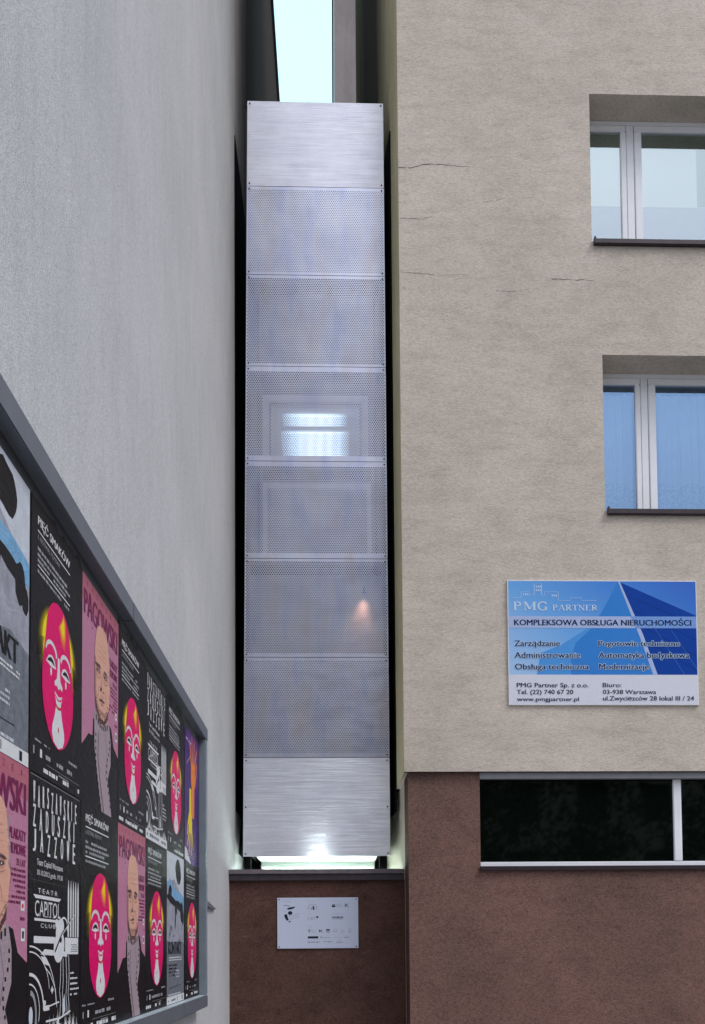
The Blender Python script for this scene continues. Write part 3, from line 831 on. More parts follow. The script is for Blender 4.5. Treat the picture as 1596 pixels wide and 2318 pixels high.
b.raw([(WX, 8.0, 2.03), (WX, 9.0, 1.985), (WX, 9.0, 1.972), (WX, 8.0, 1.975), (WX+0.05, 8.0, 2.03), (WX+0.02, 9.0, 1.985), (WX+0.02, 9.0, 1.972), (WX+0.05, 8.0, 1.975)],
      [(4, 5, 1, 0), (7, 6, 5, 4), (3, 2, 6, 7), (5, 6, 2, 1), (0, 1, 2, 3)], 'frame_paint')
b.box(WX, Y1-0.02, 1.975, WX+0.05, 8.0, 2.03, 'frame_paint')
b.build('bracket', bill)

# ------------------------------------------------------------------ posters, 0.70 x 1.00 m
PW = 0.70
COLS = [2.705, 3.41, 4.11, 4.81, 5.51, 6.21, 6.95]
ROWZ = [2.243, 1.242]
def poster(name, ci, ri, label, draw, seed, w=0.698):
    rnd = random.Random(seed)
    y0, z0 = COLS[ci] + rnd.uniform(-.003, .003), ROWZ[ri] + rnd.uniform(-.002, .004)
    tilt = rnd.uniform(-.004, .004)
    x0 = PX + 0.0012*((ci + ri) % 2)
    b = MB(lambda u, v, L: (x0 + 0.0003*L + 0.0003, y0 + u - tilt*v, z0 + v + tilt*u))
    b.box(x0-0.002, y0, z0, x0, y0+0.001, z0+0.001, 'print_black')
    draw(b, w, rnd, ri)
    o = b.build(name)
    return tag(o, label, 'poster', 'posters pasted on the billboard')
def torn_top(b, w, mat, rnd, hi=0.03):
    """ragged strip of paper left above the sheet's upper edge"""
    pts = [(0, 0.985)]
    pts += [(w, 0.985)]
    u = w
    while u > 0.02:
        pts.append((u, 1.0 + rnd.uniform(0, hi)*(1 if rnd.random() < 0.5 else 0.2)))
        u -= rnd.uniform(0.02, 0.09)
    pts.append((0, 1.0 + rnd.uniform(0, hi)))
    b.poly(pts, mat, 0)

def draw_mask(b, w, rnd, ri):
    b.rect(0, 0, w, 1, 'print_black', 0)
    if ri == 0: torn_top(b, w, 'print_black', rnd, 0.05)
    # lettering
    b.text('PIĘĆ SMAKÓW', 0.075, 0.912, 0.50, 0.965, 'print_white', 1, 0.03)
    b.rect(0.075, 0.895, 0.50, 0.900, 'print_white', 1)
    b.text('6. FESTIWAL FILMOWY', 0.075, 0.866, 0.36, 0.884, 'print_grey', 1)
    b.greek(0.075, 0.826, 0.46, 0.013, 'print_grey', 1, rnd)
    b.greek(0.075, 0.803, 0.50, 0.013, 'print_grey', 1, rnd)
    b.greek(0.075, 0.782, 0.47, 0.012, 'print_grey', 1, rnd)
    b.rect(0.075, 0.766, 0.50, 0.771, 'print_white', 1)
    b.greek(0.075, 0.742, 0.49, 0.012, 'print_grey', 1, rnd)
    cx = 0.345
    Y = lambda fr: 1 - fr
    # glow on both sides of the head
    prof = [(.288, 0), (.291, .035), (.30, .07), (.315, .10), (.34, .13), (.38, .152), (.43, .165), (.47, .174), (.52, .19), (.57, .204), (.62, .21), (.67, .208), (.72, .194), (.77, .166), (.81, .127), (.84, .08), (.855, .035), (.86, 0)]
    def half(fr):
        for (fa, ha), (fb, hb) in zip(prof, prof[1:]):
            if fa <= fr <= fb: return ha + (hb-ha)*(fr-fa)/(fb-fa)
        return 0
    for s in (-1, 1):
        for (wd, top, bot, mt, L) in ((0.088, 0.325, 0.60, 'print_yellow_faint', 1), (0.076, 0.335, 0.58, 'print_yellow_dim', 1.5), (0.064, 0.345, 0.56, 'print_yellow_low', 2), (0.052, 0.355, 0.545, 'print_yellow_mid', 2.5), (0.036, 0.37, 0.525, 'print_yellow', 3)):
            pts = []
            for i in range(17):
                k = i/16; fr = top + (bot-top)*k
                pts.append((cx + s*(half(fr) + wd*sin(pi*k)**0.8), Y(fr)))
            pts += [(cx + s*0.13, Y(bot)), (cx + s*0.11, Y(top))]
            b.poly(pts, mt, L)
        for i in range(13):      # fringe of fine lashes
            fr = 0.475 + 0.006*i
            b.stroke([(cx + s*(half(fr)+.012), Y(fr)), (cx + s*(half(fr)+.07), Y(fr+0.012))], 0.0028, 'print_black', 4)
    b.poly([(cx + h, Y(f_)) for f_, h in prof] + [(cx - h, Y(f_)) for f_, h in prof[::-1][1:-1]], 'print_magenta', 5)
    # light on the brow
    for k, mt in ((1.25, 'print_coral'), (1.0, 'print_orange'), (.78, 'print_amber'), (.55, 'print_yellow')):
        c0, c1 = cx+.055, .355-.012*(1-k)
        b.poly([(c0 + (u)*k, Y(c1 + v*k)) for u, v in ((-.05, .015), (-.012, -.02), (.005, -.05), (.03, -.02), (.036, .025), (.02, .07), (-.015, .06))], mt, 6 + .25*(1.3-k))
    for s in (-1, 1):
        b.arc(cx + s*.098, Y(.507), .068, .040, pi, 0, .012, 'print_white', 6, 12, .02) if s < 0 else b.arc(cx + s*.098, Y(.507), .068, .040, 0, pi, .012, 'print_white', 6, 12, .02)
        b.arc(cx + s*.095, Y(.500), .060, .030, 0.3, pi-0.3, .010, 'print_white', 7)
        b.poly([(cx+s*.035, Y(.553)), (cx+s*.055, Y(.525)), (cx+s*.09, Y(.513)), (cx+s*.13, Y(.522)), (cx+s*.165, Y(.553)), (cx+s*.10, Y(.560))], 'print_white', 6)
        b.poly([(cx+s*.05, Y(.547)), (cx+s*.075, Y(.528)), (cx+s*.105, Y(.524)), (cx+s*.135, Y(.535)), (cx+s*.15, Y(.548)), (cx+s*.10, Y(.541))], 'print_black', 7)
        b.ell(cx+s*.10, Y(.578), .011, .016, 'print_white', 6)
    b.poly([(cx-.012, Y(.498)), (cx+.012, Y(.498)), (cx+.018, Y(.555)), (cx+.024, Y(.585)), (cx+.055, Y(.603)), (cx+.05, Y(.618)), (cx+.022, Y(.613)), (cx, Y(.624)), (cx-.022, Y(.613)), (cx-.05, Y(.618)), (cx-.055, Y(.603)), (cx-.024, Y(.585)), (cx-.018, Y(.555))], 'print_white', 6)
    b.poly([(cx-.052, Y(.640)), (cx, Y(.652)), (cx+.052, Y(.640)), (cx+.036, Y(.672)), (cx+.03, Y(.70)), (cx-.03, Y(.70)), (cx-.036, Y(.672))], 'print_white', 6)
    b.arc(cx, Y(.646), .04, .020, pi*1.05, pi*1.95, .007, 'print_magenta', 7)
    b.arc(cx, Y(.672), .045, .026, pi*1.0, pi*2.0, .011, 'print_red', 7)
    b.poly([(cx-.034, Y(.695)), (cx+.034, Y(.695)), (cx+.05, Y(.735)), (cx+.08, Y(.78)), (cx+.083, Y(.81)), (cx+.062, Y(.84)), (cx, Y(.857)), (cx-.062, Y(.84)), (cx-.083, Y(.81)), (cx-.08, Y(.78)), (cx-.05, Y(.735))], 'print_white', 6)
    b.ell(cx, Y(.782), .007, .012, 'print_red', 7)
    # foot of the sheet: partners
    b.greek(0.03, 0.118, 0.24, 0.008, 'print_grey', 1, rnd, .6)
    b.rect(0.04, 0.066, 0.055, 0.095, 'print_grey', 1)
    b.rect(0.12, 0.066, 0.145, 0.097, 'print_white', 1)
    b.greek(0.19, 0.072, 0.55, 0.018, 'print_grey', 1, rnd, .6)
    b.greek(0.50, 0.118, 0.63, 0.012, 'print_grey', 1, rnd)
    b.rect(0.20, 0.052, 0.66, 0.0535, 'print_grey', 1)
    b.greek(0.02, 0.018, 0.66, 0.020, 'print_white', 1, rnd, .55)
    b.greek(0.36, 0.038, 0.50, 0.006, 'print_grey', 1, rnd)

def draw_portrait(b, w, rnd, ri):
    Y = lambda fr: 1 - fr
    b.rect(0, 0, w, 1, 'print_pink', 0)
    b.rect(0, 0.885, w, 1, 'print_rose', 1)
    for i, ch in enumerate('ANDRZEJ'):
        b.text(ch, 0.08+i*0.088, 0.962, 0.10+i*0.088, 0.984, 'print_wine', 2)
    b.text('PĄGOWSKI', 0.03, 0.795, w-0.025, 0.945, 'print_wine', 2, 0.05)
    # right column of print
    b.text('PLAKATY', 0.50, 0.735, 0.675, 0.772, 'print_wine', 2, 0.10)
    b.text('FILMOWE', 0.50, 0.685, 0.675, 0.722, 'print_wine', 2, 0.10)
    b.text('35 LAT', 0.575, 0.648, 0.675, 0.672, 'print_wine', 2, 0.08)
    for i in range(7):
        b.greek(0.50 + (0.02*i if i < 5 else 0), 0.628-0.0185*i, 0.675, 0.010, 'print_wine', 2, rnd)
    # coat
    b.poly([(0, 0), (w, 0), (w, 0.315), (0.60, 0.35), (0.55, 0.43), (0.50, 0.44), (0.2, 0.40), (0.19, 0.32), (0.12, 0.315), (0.06, 0.275), (0, 0.24)], 'print_black', 1)
    # scarf
    b.poly([(0.215, 0.44), (0.50, 0.445), (0.535, 0.36), (0.535, 0.25), (0.475, 0.165), (0.52, 0.09), (0.555, 0.0), (0.36, 0.0), (0.30, 0.11), (0.225, 0.27)], 'print_mauve', 3)
    b.stroke([(0.30, 0.36), (0.285, 0.25), (0.33, 0.13), (0.40, 0.0)], 0.012, 'print_mauve_dark', 4, .02)
    b.stroke([(0.42, 0.38), (0.46, 0.28), (0.43, 0.18)], 0.004, 'print_mauve_dark', 4)
    for i in range(7):           # film perforation of the collar
        u = 0.245 + i*0.036
        v = 0.405 - 0.022*sin(pi*i/6)
        b.rect(u, v, u+0.017, v+0.026, 'print_black', 4)
    for i in range(11):
        k = i/10
        u, v = (0.228+0.10*max(0, k-.35)**1.2*1.6, 0.33-0.31*k)
        b.rect(u+0.01, v, u+0.026, v+0.014, 'print_black', 4)
        u2 = 0.51 - (0.055*sin(pi*min(1, max(0, k-.15)/.7))) + 0.02*max(0, k-.8)*5
        b.rect(u2-0.008, v+0.02, u2+0.008, v+0.034, 'print_black', 4)
    # head
    head = [(.135, .0), (.14, .05), (.155, .085), (.18, .108), (.22, .125), (.28, .138), (.34, .142), (.40, .142), (.45, .14), (.50, .132), (.54, .115), (.57, .09), (.59, .05), (.596, 0)]
    cx = 0.36
    hp = lambda k, mt, L, dx=0: b.poly([(cx+dx + h*k, Y(f_)) for f_, h in head] + [(cx+dx - h*k, Y(f_)) for f_, h in head[::-1][1:-1]], mt, L)
    hp(1.0, 'print_peach', 5)
    b.poly([(cx-.142, Y(.40)), (cx-.13, Y(.50)), (cx-.115, Y(.54)), (cx-.05, Y(.592)), (cx+.05, Y(.59)), (cx+.115, Y(.54)), (cx+.13, Y(.49)), (cx+.10, Y(.52)), (cx+.04, Y(.568)), (cx-.04, Y(.568)), (cx-.10, Y(.52))], 'print_stubble', 6)
    b.poly([(cx-.142, Y(.30)), (cx-.142, Y(.47)), (cx-.105, Y(.51)), (cx-.115, Y(.38)), (cx-.12, Y(.31))], 'print_peach_shade', 6)
    b.poly([(cx+.10, Y(.50)), (cx+.05, Y(.55)), (cx-.05, Y(.552)), (cx-.1, Y(.50)), (cx-.06, Y(.53)), (cx+.05, Y(.53))], 'print_peach_shade', 6)
    def smudge(cu, fr, ru, rv, mt, L, rot=0, n=16, rag=.28):
        pts = []
        for i in range(n):
            a = 2*pi*i/n; k = 1 + rnd.uniform(-rag, rag)
            x, y = ru*k*cos(a), rv*k*sin(a)
            pts.append((cu + x*cos(rot) - y*sin(rot), Y(fr) + x*sin(rot) + y*cos(rot)))
        b.poly(pts, mt, L)
    # brow furrows, sockets, lids, nose and mouth as ragged printed shadows
    for fr, w_ in ((.235, .09), (.262, .10), (.288, .085)):
        b.stroke([(cx-w_, Y(fr+.004)), (cx-w_*.3, Y(fr-.003)), (cx+w_*.3, Y(fr+.002)), (cx+w_*.9, Y(fr-.004))], .0035, 'print_peach_mid', 6.2)
    smudge(cx-.075, .352, .058, .026, 'print_peach_mid', 6.3); smudge(cx+.062, .352, .050, .024, 'print_peach_mid', 6.3)
    smudge(cx-.078, .350, .047, .019, 'print_peach_shade', 6.5); smudge(cx+.062, .350, .040, .017, 'print_peach_shade', 6.5)
    smudge(cx-.085, .334, .050, .009, 'print_stubble', 7, .06); smudge(cx+.068, .336, .042, .007, 'print_stubble', 7, -.1)
    smudge(cx-.078, .358, .030, .009, 'print_stubble', 7); smudge(cx+.060, .358, .026, .008, 'print_stubble', 7)
    smudge(cx-.070, .359, .006, .004, 'print_white', 7.4, 0, 8); smudge(cx+.066, .359, .005, .0035, 'print_white', 7.4, 0, 8)
    b.arc(cx-.078, Y(.372), .045, .016, pi*1.1, pi*1.9, .0045, 'print_peach_shade', 7)
    b.arc(cx+.062, Y(.372), .040, .015, pi*1.1, pi*1.9, .0045, 'print_peach_shade', 7)
    b.poly([(cx-.014, Y(.36)), (cx+.004, Y(.36)), (cx+.002, Y(.42)), (cx-.012, Y(.435)), (cx-.04, Y(.43)), (cx-.03, Y(.415)), (cx-.018, Y(.40))], 'print_peach_mid', 6.6)
    smudge(cx-.022, .432, .022, .010, 'print_stubble', 7, .3); smudge(cx+.018, .436, .012, .005, 'print_stubble', 7, -.2)
    smudge(cx+.004, .424, .013, .018, 'print_peach', 7.2, 0, 12, .1)
    b.stroke([(cx-.055, Y(.425)), (cx-.075, Y(.455)), (cx-.078, Y(.485))], .006, 'print_peach_shade', 7, .003)
    b.stroke([(cx+.05, Y(.425)), (cx+.072, Y(.455)), (cx+.078, Y(.485))], .005, 'print_peach_shade', 7, .003)
    smudge(cx+.0, .462, .035, .006, 'print_peach_mid', 6.8)
    smudge(cx-.015, .482, .048, .007, 'print_stubble', 7, .06, 18, .45); smudge(cx+.0, .497, .030, .006, 'print_peach_shade', 7, .0, 14, .4)
    for _ in range(90):          # grain of stubble on jaw and cheeks
        a = rnd.uniform(pi*1.02, pi*1.98); k = rnd.uniform(.72, 1.0)
        u, v = cx + .128*k*cos(a), Y(.47) + .118*k*sin(a)
        b.rect(u-.003, v-.0025, u+.003, v+.0025, 'print_stubble' if rnd.random() < .5 else 'print_peach_shade', 7.5)
    # ear, cropped grey hair
    b.ell(cx+.145, Y(.385), .014, .040, 'print_peach', 4)
    b.arc(cx+.146, Y(.385), .012, .034, -pi/2, pi/2, .004, 'print_stubble', 5)
    for i in range(26):
        f_ = .20 + .17*i/26
        b.ell(cx + .128 + .014*min(1, (f_-.2)*9) + rnd.uniform(-.006, .006), Y(f_), .007, .008, 'print_mauve', 6, 6)
    # little white boxes on the edge
    b.rect(0.625, 0.495, 0.665, 0.53, 'print_white', 2); b.ell(0.645, 0.512, .010, .009, 'print_red', 3, 8)
    b.greek(0.62, 0.462, 0.675, 0.012, 'print_wine', 2, rnd)
    b.rect(0.63, 0.39, 0.67, 0.435, 'print_white', 2); b.rect(0.64, 0.40, 0.66, 0.425, 'print_black', 3)

def draw_jazz(b, w, rnd, ri):
    Y = lambda fr: 1 - fr
    b.rect(0, 0, w, 1, 'print_black', 0)
    b.rect(0.02, .993, w-.02, .995, 'print_grey', 1)
    # tall narrow lettering, each letter set by itself with uneven feet
    for st, u0, u1, f0, f1, st_ in (('WARSZAWSKIE', 0.05, 0.66, .035, .105, .006), ('ZADUSZKI', 0.05, 0.66, .118, .19, .005), ('JAZZOWE', 0.05, 0.66, .203, .275, .006)):
        n = len(st); p_ = (u1-u0)/n
        for i, ch in enumerate(st):
            dv = rnd.uniform(-.006, .006)
            b.text(ch, u0+i*p_, Y(f1)+dv-.006, u0+i*p_+p_*(0.42 if ch != 'I' else 0.14), Y(f0)+dv+.004, 'print_white', 1, 0.03)
    b.text('Teatr Capitol Warszawa', 0.10, Y(.335), 0.43, Y(.305), 'print_white', 1, 0.01)
    b.text('30.10.2012 godz. 19.30', 0.10, Y(.37), 0.43, Y(.345), 'print_white', 1, 0.01)
    b.rect(0.02, Y(.385), w-.02, Y(.3845), 'print_grey', 1)
    b.text('T·E·A·T·R', 0.115, Y(.43), 0.36, Y(.412), 'print_white', 1)
    b.poly([(0.06, Y(.437)), (0.41, Y(.437)), (0.385, Y(.45)), (0.085, Y(.45))], 'print_white', 1)
    b.text('CAPITOL', 0.08, Y(.516), 0.40, Y(.457), 'print_white', 1, 0.0)
    for u in (0.215, 0.265, 0.312):
        b.rect(u-.012, Y(.516), u+.012, Y(.513), 'print_white', 1)
    b.rect(0.075, Y(.532), 0.40, Y(.522), 'print_white', 1)
    b.text('C·L·U·B', 0.15, Y(.556), 0.335, Y(.540), 'print_white', 1)
    # lit columns and blocks
    for i in range(5):
        u = 0.505 + 0.036*i
        b.poly([(u, Y(.585)), (u+.020, Y(.585)), (u+.020, Y(.40)), (u+.012, Y(.355)), (u+.008, Y(.355)), (u, Y(.40))], 'print_white', 1)
    b.rect(0.07, Y(.613), 0.33, Y(.588), 'print_white', 1)
    b.rect(0.47, Y(.655), 0.665, Y(.588), 'print_white', 1)
    for i in range(4): b.greek(0.555, Y(.618+.009*i), 0.655, .0045, 'print_slate', 2, rnd)
    b.poly([(0.15, Y(.655)), (0.50, Y(.665)), (0.50, Y(.645)), (0.20, Y(.635))], 'print_white', 1)
    # the player: guitar body, arms, long legs, in white line
    b.ell(0.395, Y(.56), .060, .042, 'print_white', 3, rot=.5)
    b.ell(0.385, Y(.625), .075, .060, 'print_white', 3, rot=.4)
    b.ell(0.352, Y(.535), .02, .018, 'print_white', 3)
    b.stroke([(0.33, Y(.645)), (0.42, Y(.575)), (0.58, Y(.50))], .012, 'print_black', 4, .006)
    b.stroke([(0.42, Y(.580)), (0.60, Y(.494))], .005, 'print_white', 5)
    b.ell(0.405, Y(.598), .016, .012, 'print_black', 4)
    b.arc(0.45, Y(.545), .05, .035, -.5, 2.2, .008, 'print_white', 3)
    for pts in ([(0.41, Y(.67)), (0.405, Y(.76)), (0.395, Y(.80)), (0.41, Y(.84)), (0.40, Y(.90))], [(0.44, Y(.67)), (0.445, Y(.76)), (0.435, Y(.81)), (0.445, Y(.86)), (0.44, Y(.90))],
                [(0.48, Y(.66)), (0.495, Y(.76)), (0.485, Y(.82)), (0.50, Y(.87)), (0.505, Y(.90))], [(0.52, Y(.66)), (0.53, Y(.74)), (0.515, Y(.81)), (0.53, Y(.86)), (0.53, Y(.90))]):
        b.stroke(pts, .006, 'print_white', 3)
    b.poly([(0.435, Y(.85)), (0.465, Y(.81)), (0.48, Y(.88)), (0.44, Y(.90))], 'print_pale', 2)
    b.stroke([(0.22, Y(.905)), (0.40, Y(.905)), (0.55, Y(.885))], .008, 'print_white', 3)
    # old motor car at the left: bonnet, wings, wheel
    b.arc(0.02, Y(.86), .33, .235, 0.05, pi*.5, .006, 'print_white', 3, 16)
    b.arc(0.02, Y(.80), .24, .155, 0.1, pi*.5, .005, 'print_white', 3, 16)
    b.arc(0.02, Y(.86), .17, .135, 0.0, pi*.5, .012, 'print_white', 3, 14)
    b.arc(0.02, Y(.86), .12, .10, -.4, pi*.5, .006, 'print_white', 3, 14)
    b.arc(0.03, Y(.875), .07, .085, -1.4, 1.5, .018, 'print_grey', 3, 14)
    b.ell(0.04, Y(.875), .022, .035, 'print_pale', 3)
    b.poly([(0.15, Y(.66)), (0.22, Y(.668)), (0.27, Y(.70)), (0.19, Y(.69))], 'print_white', 3)
    b.stroke([(0.20, Y(.70)), (0.27, Y(.73)), (0.34, Y(.79)), (0.36, Y(.86))], .005, 'print_white', 3)
    b.ell(0.295, Y(.79), .018, .008, 'print_white', 4); b.ell(0.295, Y(.79), .006, .016, 'print_white', 4)
    b.ell(0.20, Y(.835), .018, .010, 'print_white', 4)
    b.rect(0.19, Y(.865), 0.26, Y(.845), 'print_white', 4)
    b.stroke([(0.26, Y(.85)), (0.39, Y(.84))], .006, 'print_white', 3)
    for i in range(5): b.greek(0.545, Y(.735+.022*i), (0.60, .655, .655, .68, .655)[i], .008, 'print_white', 2, rnd)
    # leaves along the foot
    for i in range(12):
        u = 0.05 + 0.054*i; v = .03 + rnd.uniform(0, .045)
        for k in range(7):
            a = pi*(k/6) + rnd.uniform(-.1, .1); l = .034*(1.3 if k == 3 else 1)*rnd.uniform(.8, 1.2)
            c, s_ = cos(a), sin(a)
            b.poly([(u-s_*.006, v+c*.006), (u+s_*.006, v-c*.006), (u+c*l, v+s_*l*1.25)], 'print_white', 3)
        b.stroke([(u, v), (u+rnd.uniform(-.02, .02), .0)], .008, 'print_white', 3)
    if ri == 0:
        b.rect(0, 0, w, .055, 'print_white', 4)
        b.greek(.03, .02, .66, .02, 'print_slate', 5, rnd, .5)

def draw_drops(b, w, rnd, ri):
    Y = lambda fr: 1 - fr
    b.rect(0, 0, w, 1, 'print_fog', 0)
    b.poly([(0, 0), (w, 0), (w, .40), (.5, .43), (.25, .38), (0, .42)], 'print_slate', 1)
    b.poly([(0, 1), (w, 1), (w, .70), (.5, .76), (.3, .83), (0, .80)], 'print_pale', 1)
    b.poly([(.02, Y(.21)), (.12, Y(.17)), (.25, Y(.22)), (.36, Y(.24)), (.52, Y(.245)), (.63, Y(.26)), (w, Y(.275)), (w, Y(.36)), (.56, Y(.345)), (.46, Y(.33)), (.30, Y(.31)), (.1, Y(.30))], 'print_sky', 2)
    def blob(cu, cv, ru, rv, rot=0, mt='print_black', L=3):
        pts = []
        for i in range(22):
            a = 2*pi*i/22; k = 1 + rnd.uniform(-.07, .07)
            x, y = ru*k*cos(a), rv*k*sin(a)
            pts.append((cu + x*cos(rot) - y*sin(rot), cv + x*sin(rot) + y*cos(rot)))
        b.poly(pts, mt, L)
    blob(.45, Y(.105), .115, .085, -.2); blob(.12, Y(.27), .07, .05, .4, 'print_black')
    blob(.2, Y(.315), .2, .028, -.12); blob(.5, Y(.345), .16, .03, -.15)
    blob(.36, Y(.36), .045, .05); blob(.60, Y(.38), .055, .075); blob(.655, Y(.42), .035, .05)
    blob(.33, Y(.455), .022, .055, 0, 'print_slate'); blob(.33, Y(.44), .014, .05, 0, 'print_black', 4)
    blob(.16, Y(.50), .05, .02, 0, 'print_slate'); blob(.12, Y(.54), .04, .02, .4, 'print_slate'); blob(.27, Y(.55), .03, .012, 0, 'print_slate')
    b.text('KONTAKT', .05, Y(.672), .585, Y(.588), 'print_black', 4, .08)
    b.greek(.08, Y(.70), .60, .010, 'print_white', 4, rnd); b.greek(.08, Y(.715), .60, .008, 'print_white', 4, rnd)
    for i in range(4): b.greek(.08, Y(.752+.022*i), .40-.03*i, .012, 'print_black', 4, rnd, .7)
    for i in range(3): b.greek(.34, Y(.79+.02*i), .50, .010, 'print_pale', 4, rnd, .7)
    b.stroke([(.1, Y(.90)), (.3, Y(.89)), (.55, Y(.885))], .003, 'print_black', 4)
    b.greek(.05, Y(.945), .55, .012, 'print_pale', 4, rnd)
    b.rect(0, 0, w, .050, 'print_white', 4)
    b.greek(.05, .016, .34, .014, 'print_slate', 5, rnd, .4); b.rect(.40, .010, .425, .040, 'print_grey', 5); b.rect(.60, .008, .63, .042, 'print_black', 5)

def draw_hands(b, w, rnd, ri):
    Y = lambda fr: 1 - fr
    b.rect(0, 0, w, 1, 'print_purple', 0)
    b.poly([(.1, 1), (w, 1), (w, .55), (.42, .70), (.2, .85)], 'print_violet', 1)
    b.poly([(0, 0), (.5, 0), (.3, .22), (0, .32)], 'print_violet', 1)
    b.greek(.05, Y(.09), .30, .014, 'print_white', 2, rnd)
    def hand(cu, cv, s, flip, mt):
        T = lambda x, y: (cu + x*s*(1 if not flip else -1), cv + (y if not flip else -y)*s)
        b.poly([T(-.055, -.30), T(.055, -.30), T(.07, -.06), T(.105, .02), T(.10, .12), T(-.10, .12), T(-.105, .0), T(-.07, -.08)], mt, 3)
        for x, l, a in ((-.085, .17, .10), (-.028, .22, .03), (.03, .21, -.04), (.085, .16, -.12)):
            b.stroke([T(x, .09), T(x - a*.4*l/.2, .09+l*.5), T(x - a*l/.2, .09+l)], .044*s, mt, 4, .030*s)
            e = T(x - a*l/.2, .09+l); b.ell(e[0], e[1], .015*s, .018*s, mt, 4, 10)
        b.stroke([T(.07, -.05), T(.15, .05), T(.185, .14)], .05*s, mt, 4, .032*s)
        e = T(.185, .14); b.ell(e[0], e[1], .016*s, .02*s, mt, 4, 10)
    hand(.40, .66, 1.0, False, 'print_orange')
    hand(.27, .33, .80, True, 'print_yellow')
    b.stroke([(.09, Y(.27)), (.30, Y(.17))], .006, 'print_yellow', 2)
    b.stroke([(.46, Y(.78)), (.62, Y(.66))], .004, 'print_grey', 2)
    b.poly([(0, .02), (.3, .0), (.1, .10), (0, .11)], 'print_white', 2)
    for i in range(3): b.greek(.08, .05+.02*i, .5, .008, 'print_grey', 3, rnd)

MASK, PORT, JAZZ = 'black poster with long magenta face, ', 'pink poster of bald man in scarf, ', 'black jazz poster with white line drawing, '
poster('drop_poster', 0, 0, 'grey foggy poster with black drops, upper row, cut by the left photo edge', draw_drops, 1)
poster('mask_poster', 1, 0, MASK + 'largest, in the upper row above the big jazz poster', draw_mask, 2)
poster('portrait_poster', 2, 0, PORT + 'upper row, between two magenta face posters', draw_portrait, 3)
poster('mask_poster', 3, 0, MASK + 'upper row, right of the bald man', draw_mask, 4)
poster('jazz_poster', 4, 0, JAZZ + 'the smaller far one in the upper row', draw_jazz, 5)
poster('mask_poster', 5, 0, MASK + 'upper row, beside the purple hand poster', draw_mask, 6)
poster('hand_poster', 6, 0, 'purple poster with orange hand and yellow hand at the far end', draw_hands, 7)
poster('portrait_poster', 0, 1, PORT + 'lower row, largest, cut by the left photo edge', draw_portrait, 8)
poster('jazz_poster', 1, 1, JAZZ + 'the big near one in the lower row', draw_jazz, 9)
poster('mask_poster', 2, 1, MASK + 'lower row, right of the big jazz poster', draw_mask, 10)
poster('portrait_poster', 3, 1, PORT + 'lower row, right of the largest lower magenta face', draw_portrait, 11)
poster('mask_poster', 4, 1, MASK + 'lower row, left of the narrow grey drop poster', draw_mask, 12)
poster('drop_poster', 5, 1, 'grey foggy poster with black drops, lower row, between two magenta faces', draw_drops, 13)
poster('mask_poster', 6, 1, MASK + 'lower row, the last one beside the billboard frame', draw_mask, 14)

# ------------------------------------------------------------------ company sign on the beige wall
SX0, SX1, SZ0, SZ1 = 1.816, 3.806, 4.100, 5.414
SW, SH = SX1-SX0, SZ1-SZ0
sign = empty('company_sign', 'blue and white company sign with glass pyramid picture on the beige wall', 'sign')
b = MB(); b.box(SX0, FY-0.022, SZ0, SX1, FY-0.001, SZ1, 'sign_edge', 0.002); b.build('board', sign)
smap = lambda u, v, L: (SX0 + u*SW, FY-0.0224-0.0005*L, SZ0 + (1-v)*SH)
class SB(MB):
    """v runs downwards on the printed sheets"""
    def text(s, st, u0, v0, u1, v1, mat, L=None, bold=0.0): MB.text(s, st, u0, v1, u1, v0, mat, L, bold)
    def poly(s, pts, mat, L=None):
        L = s.layer if L is None else L
        a = sum(pts[i][0]*pts[(i+1) % len(pts)][1] - pts[(i+1) % len(pts)][0]*pts[i][1] for i in range(len(pts)))
        if a > 0: pts = pts[::-1]
        s.np += 1; L = L + 0.8*min(1, s.np/500)
        s.raw([s.mp(u, v, L) for u, v in pts], [tuple(range(len(pts)))], mat)
def px(pts): return [((x-85)/1445.0, (y-62)/952.0) for x, y in pts]
b = SB(smap)
b.rect(0.005, 0.007, 0.996, 0.757, 'sign_sky', 0)
b.build('sky_print', sign)
b = SB(smap); b.aspect = SH/SW
b.rect(0.005, 0.757, 0.996, 0.994, 'sign_white', 0)
b.poly(px([(930, 69), (880, 160), (780, 325), (690, 430), (480, 560), (330, 620), (300, 783), (1180, 783), (1090, 470)]), 'sign_haze', .4)
b.poly(px([(930, 69), (880, 160), (790, 325), (720, 430), (600, 540), (560, 660), (560, 783), (1180, 783), (1090, 470)]), 'sign_mid', 1)
b.poly(px([(700, 660), (900, 470), (1060, 520), (1140, 783), (620, 783)]), 'sign_line', 2) if False else None
b.poly(px([(930, 69), (1521, 330), (1521, 783), (1220, 783), (1120, 500)]), 'sign_deep', 1)
for a, c in (((1000, 180), (1521, 400)), ((1040, 290), (1521, 520)), ((1085, 400), (1521, 640)), ((1130, 520), (1521, 755))):
    b.stroke(px([a, c]), .0016, 'sign_navy', 2)
for a, c in (((1200, 420), (1425, 783)), ((1330, 440), (1521, 740)), ((1060, 470), (900, 783)), ((960, 480), (1080, 700)), ((1080, 520), (1020, 783))):
    b.stroke(px([a, c]), .0014, 'sign_line', 2)
b.poly(px([(930, 69), (944, 72), (1115, 480), (1218, 783), (1185, 783), (1090, 500), (1012, 290)]), 'sign_pale', 2)
b.rect(0.005, (338-62)/952, 0.996, (428-62)/952, 'sign_pale', 3)
b.poly(px([(1020, 338), (1521, 338), (1521, 428), (1060, 428)]), 'sign_band', 4)
b.stroke(px([(128, 198), (190, 198), (190, 152), (250, 152), (250, 178), (290, 178), (290, 90), (346, 90), (346, 178), (368, 178), (368, 152), (472, 152), (472, 216), (562, 216), (562, 198), (652, 198), (652, 216), (764, 216)]), .0030, 'sign_logo', 3)
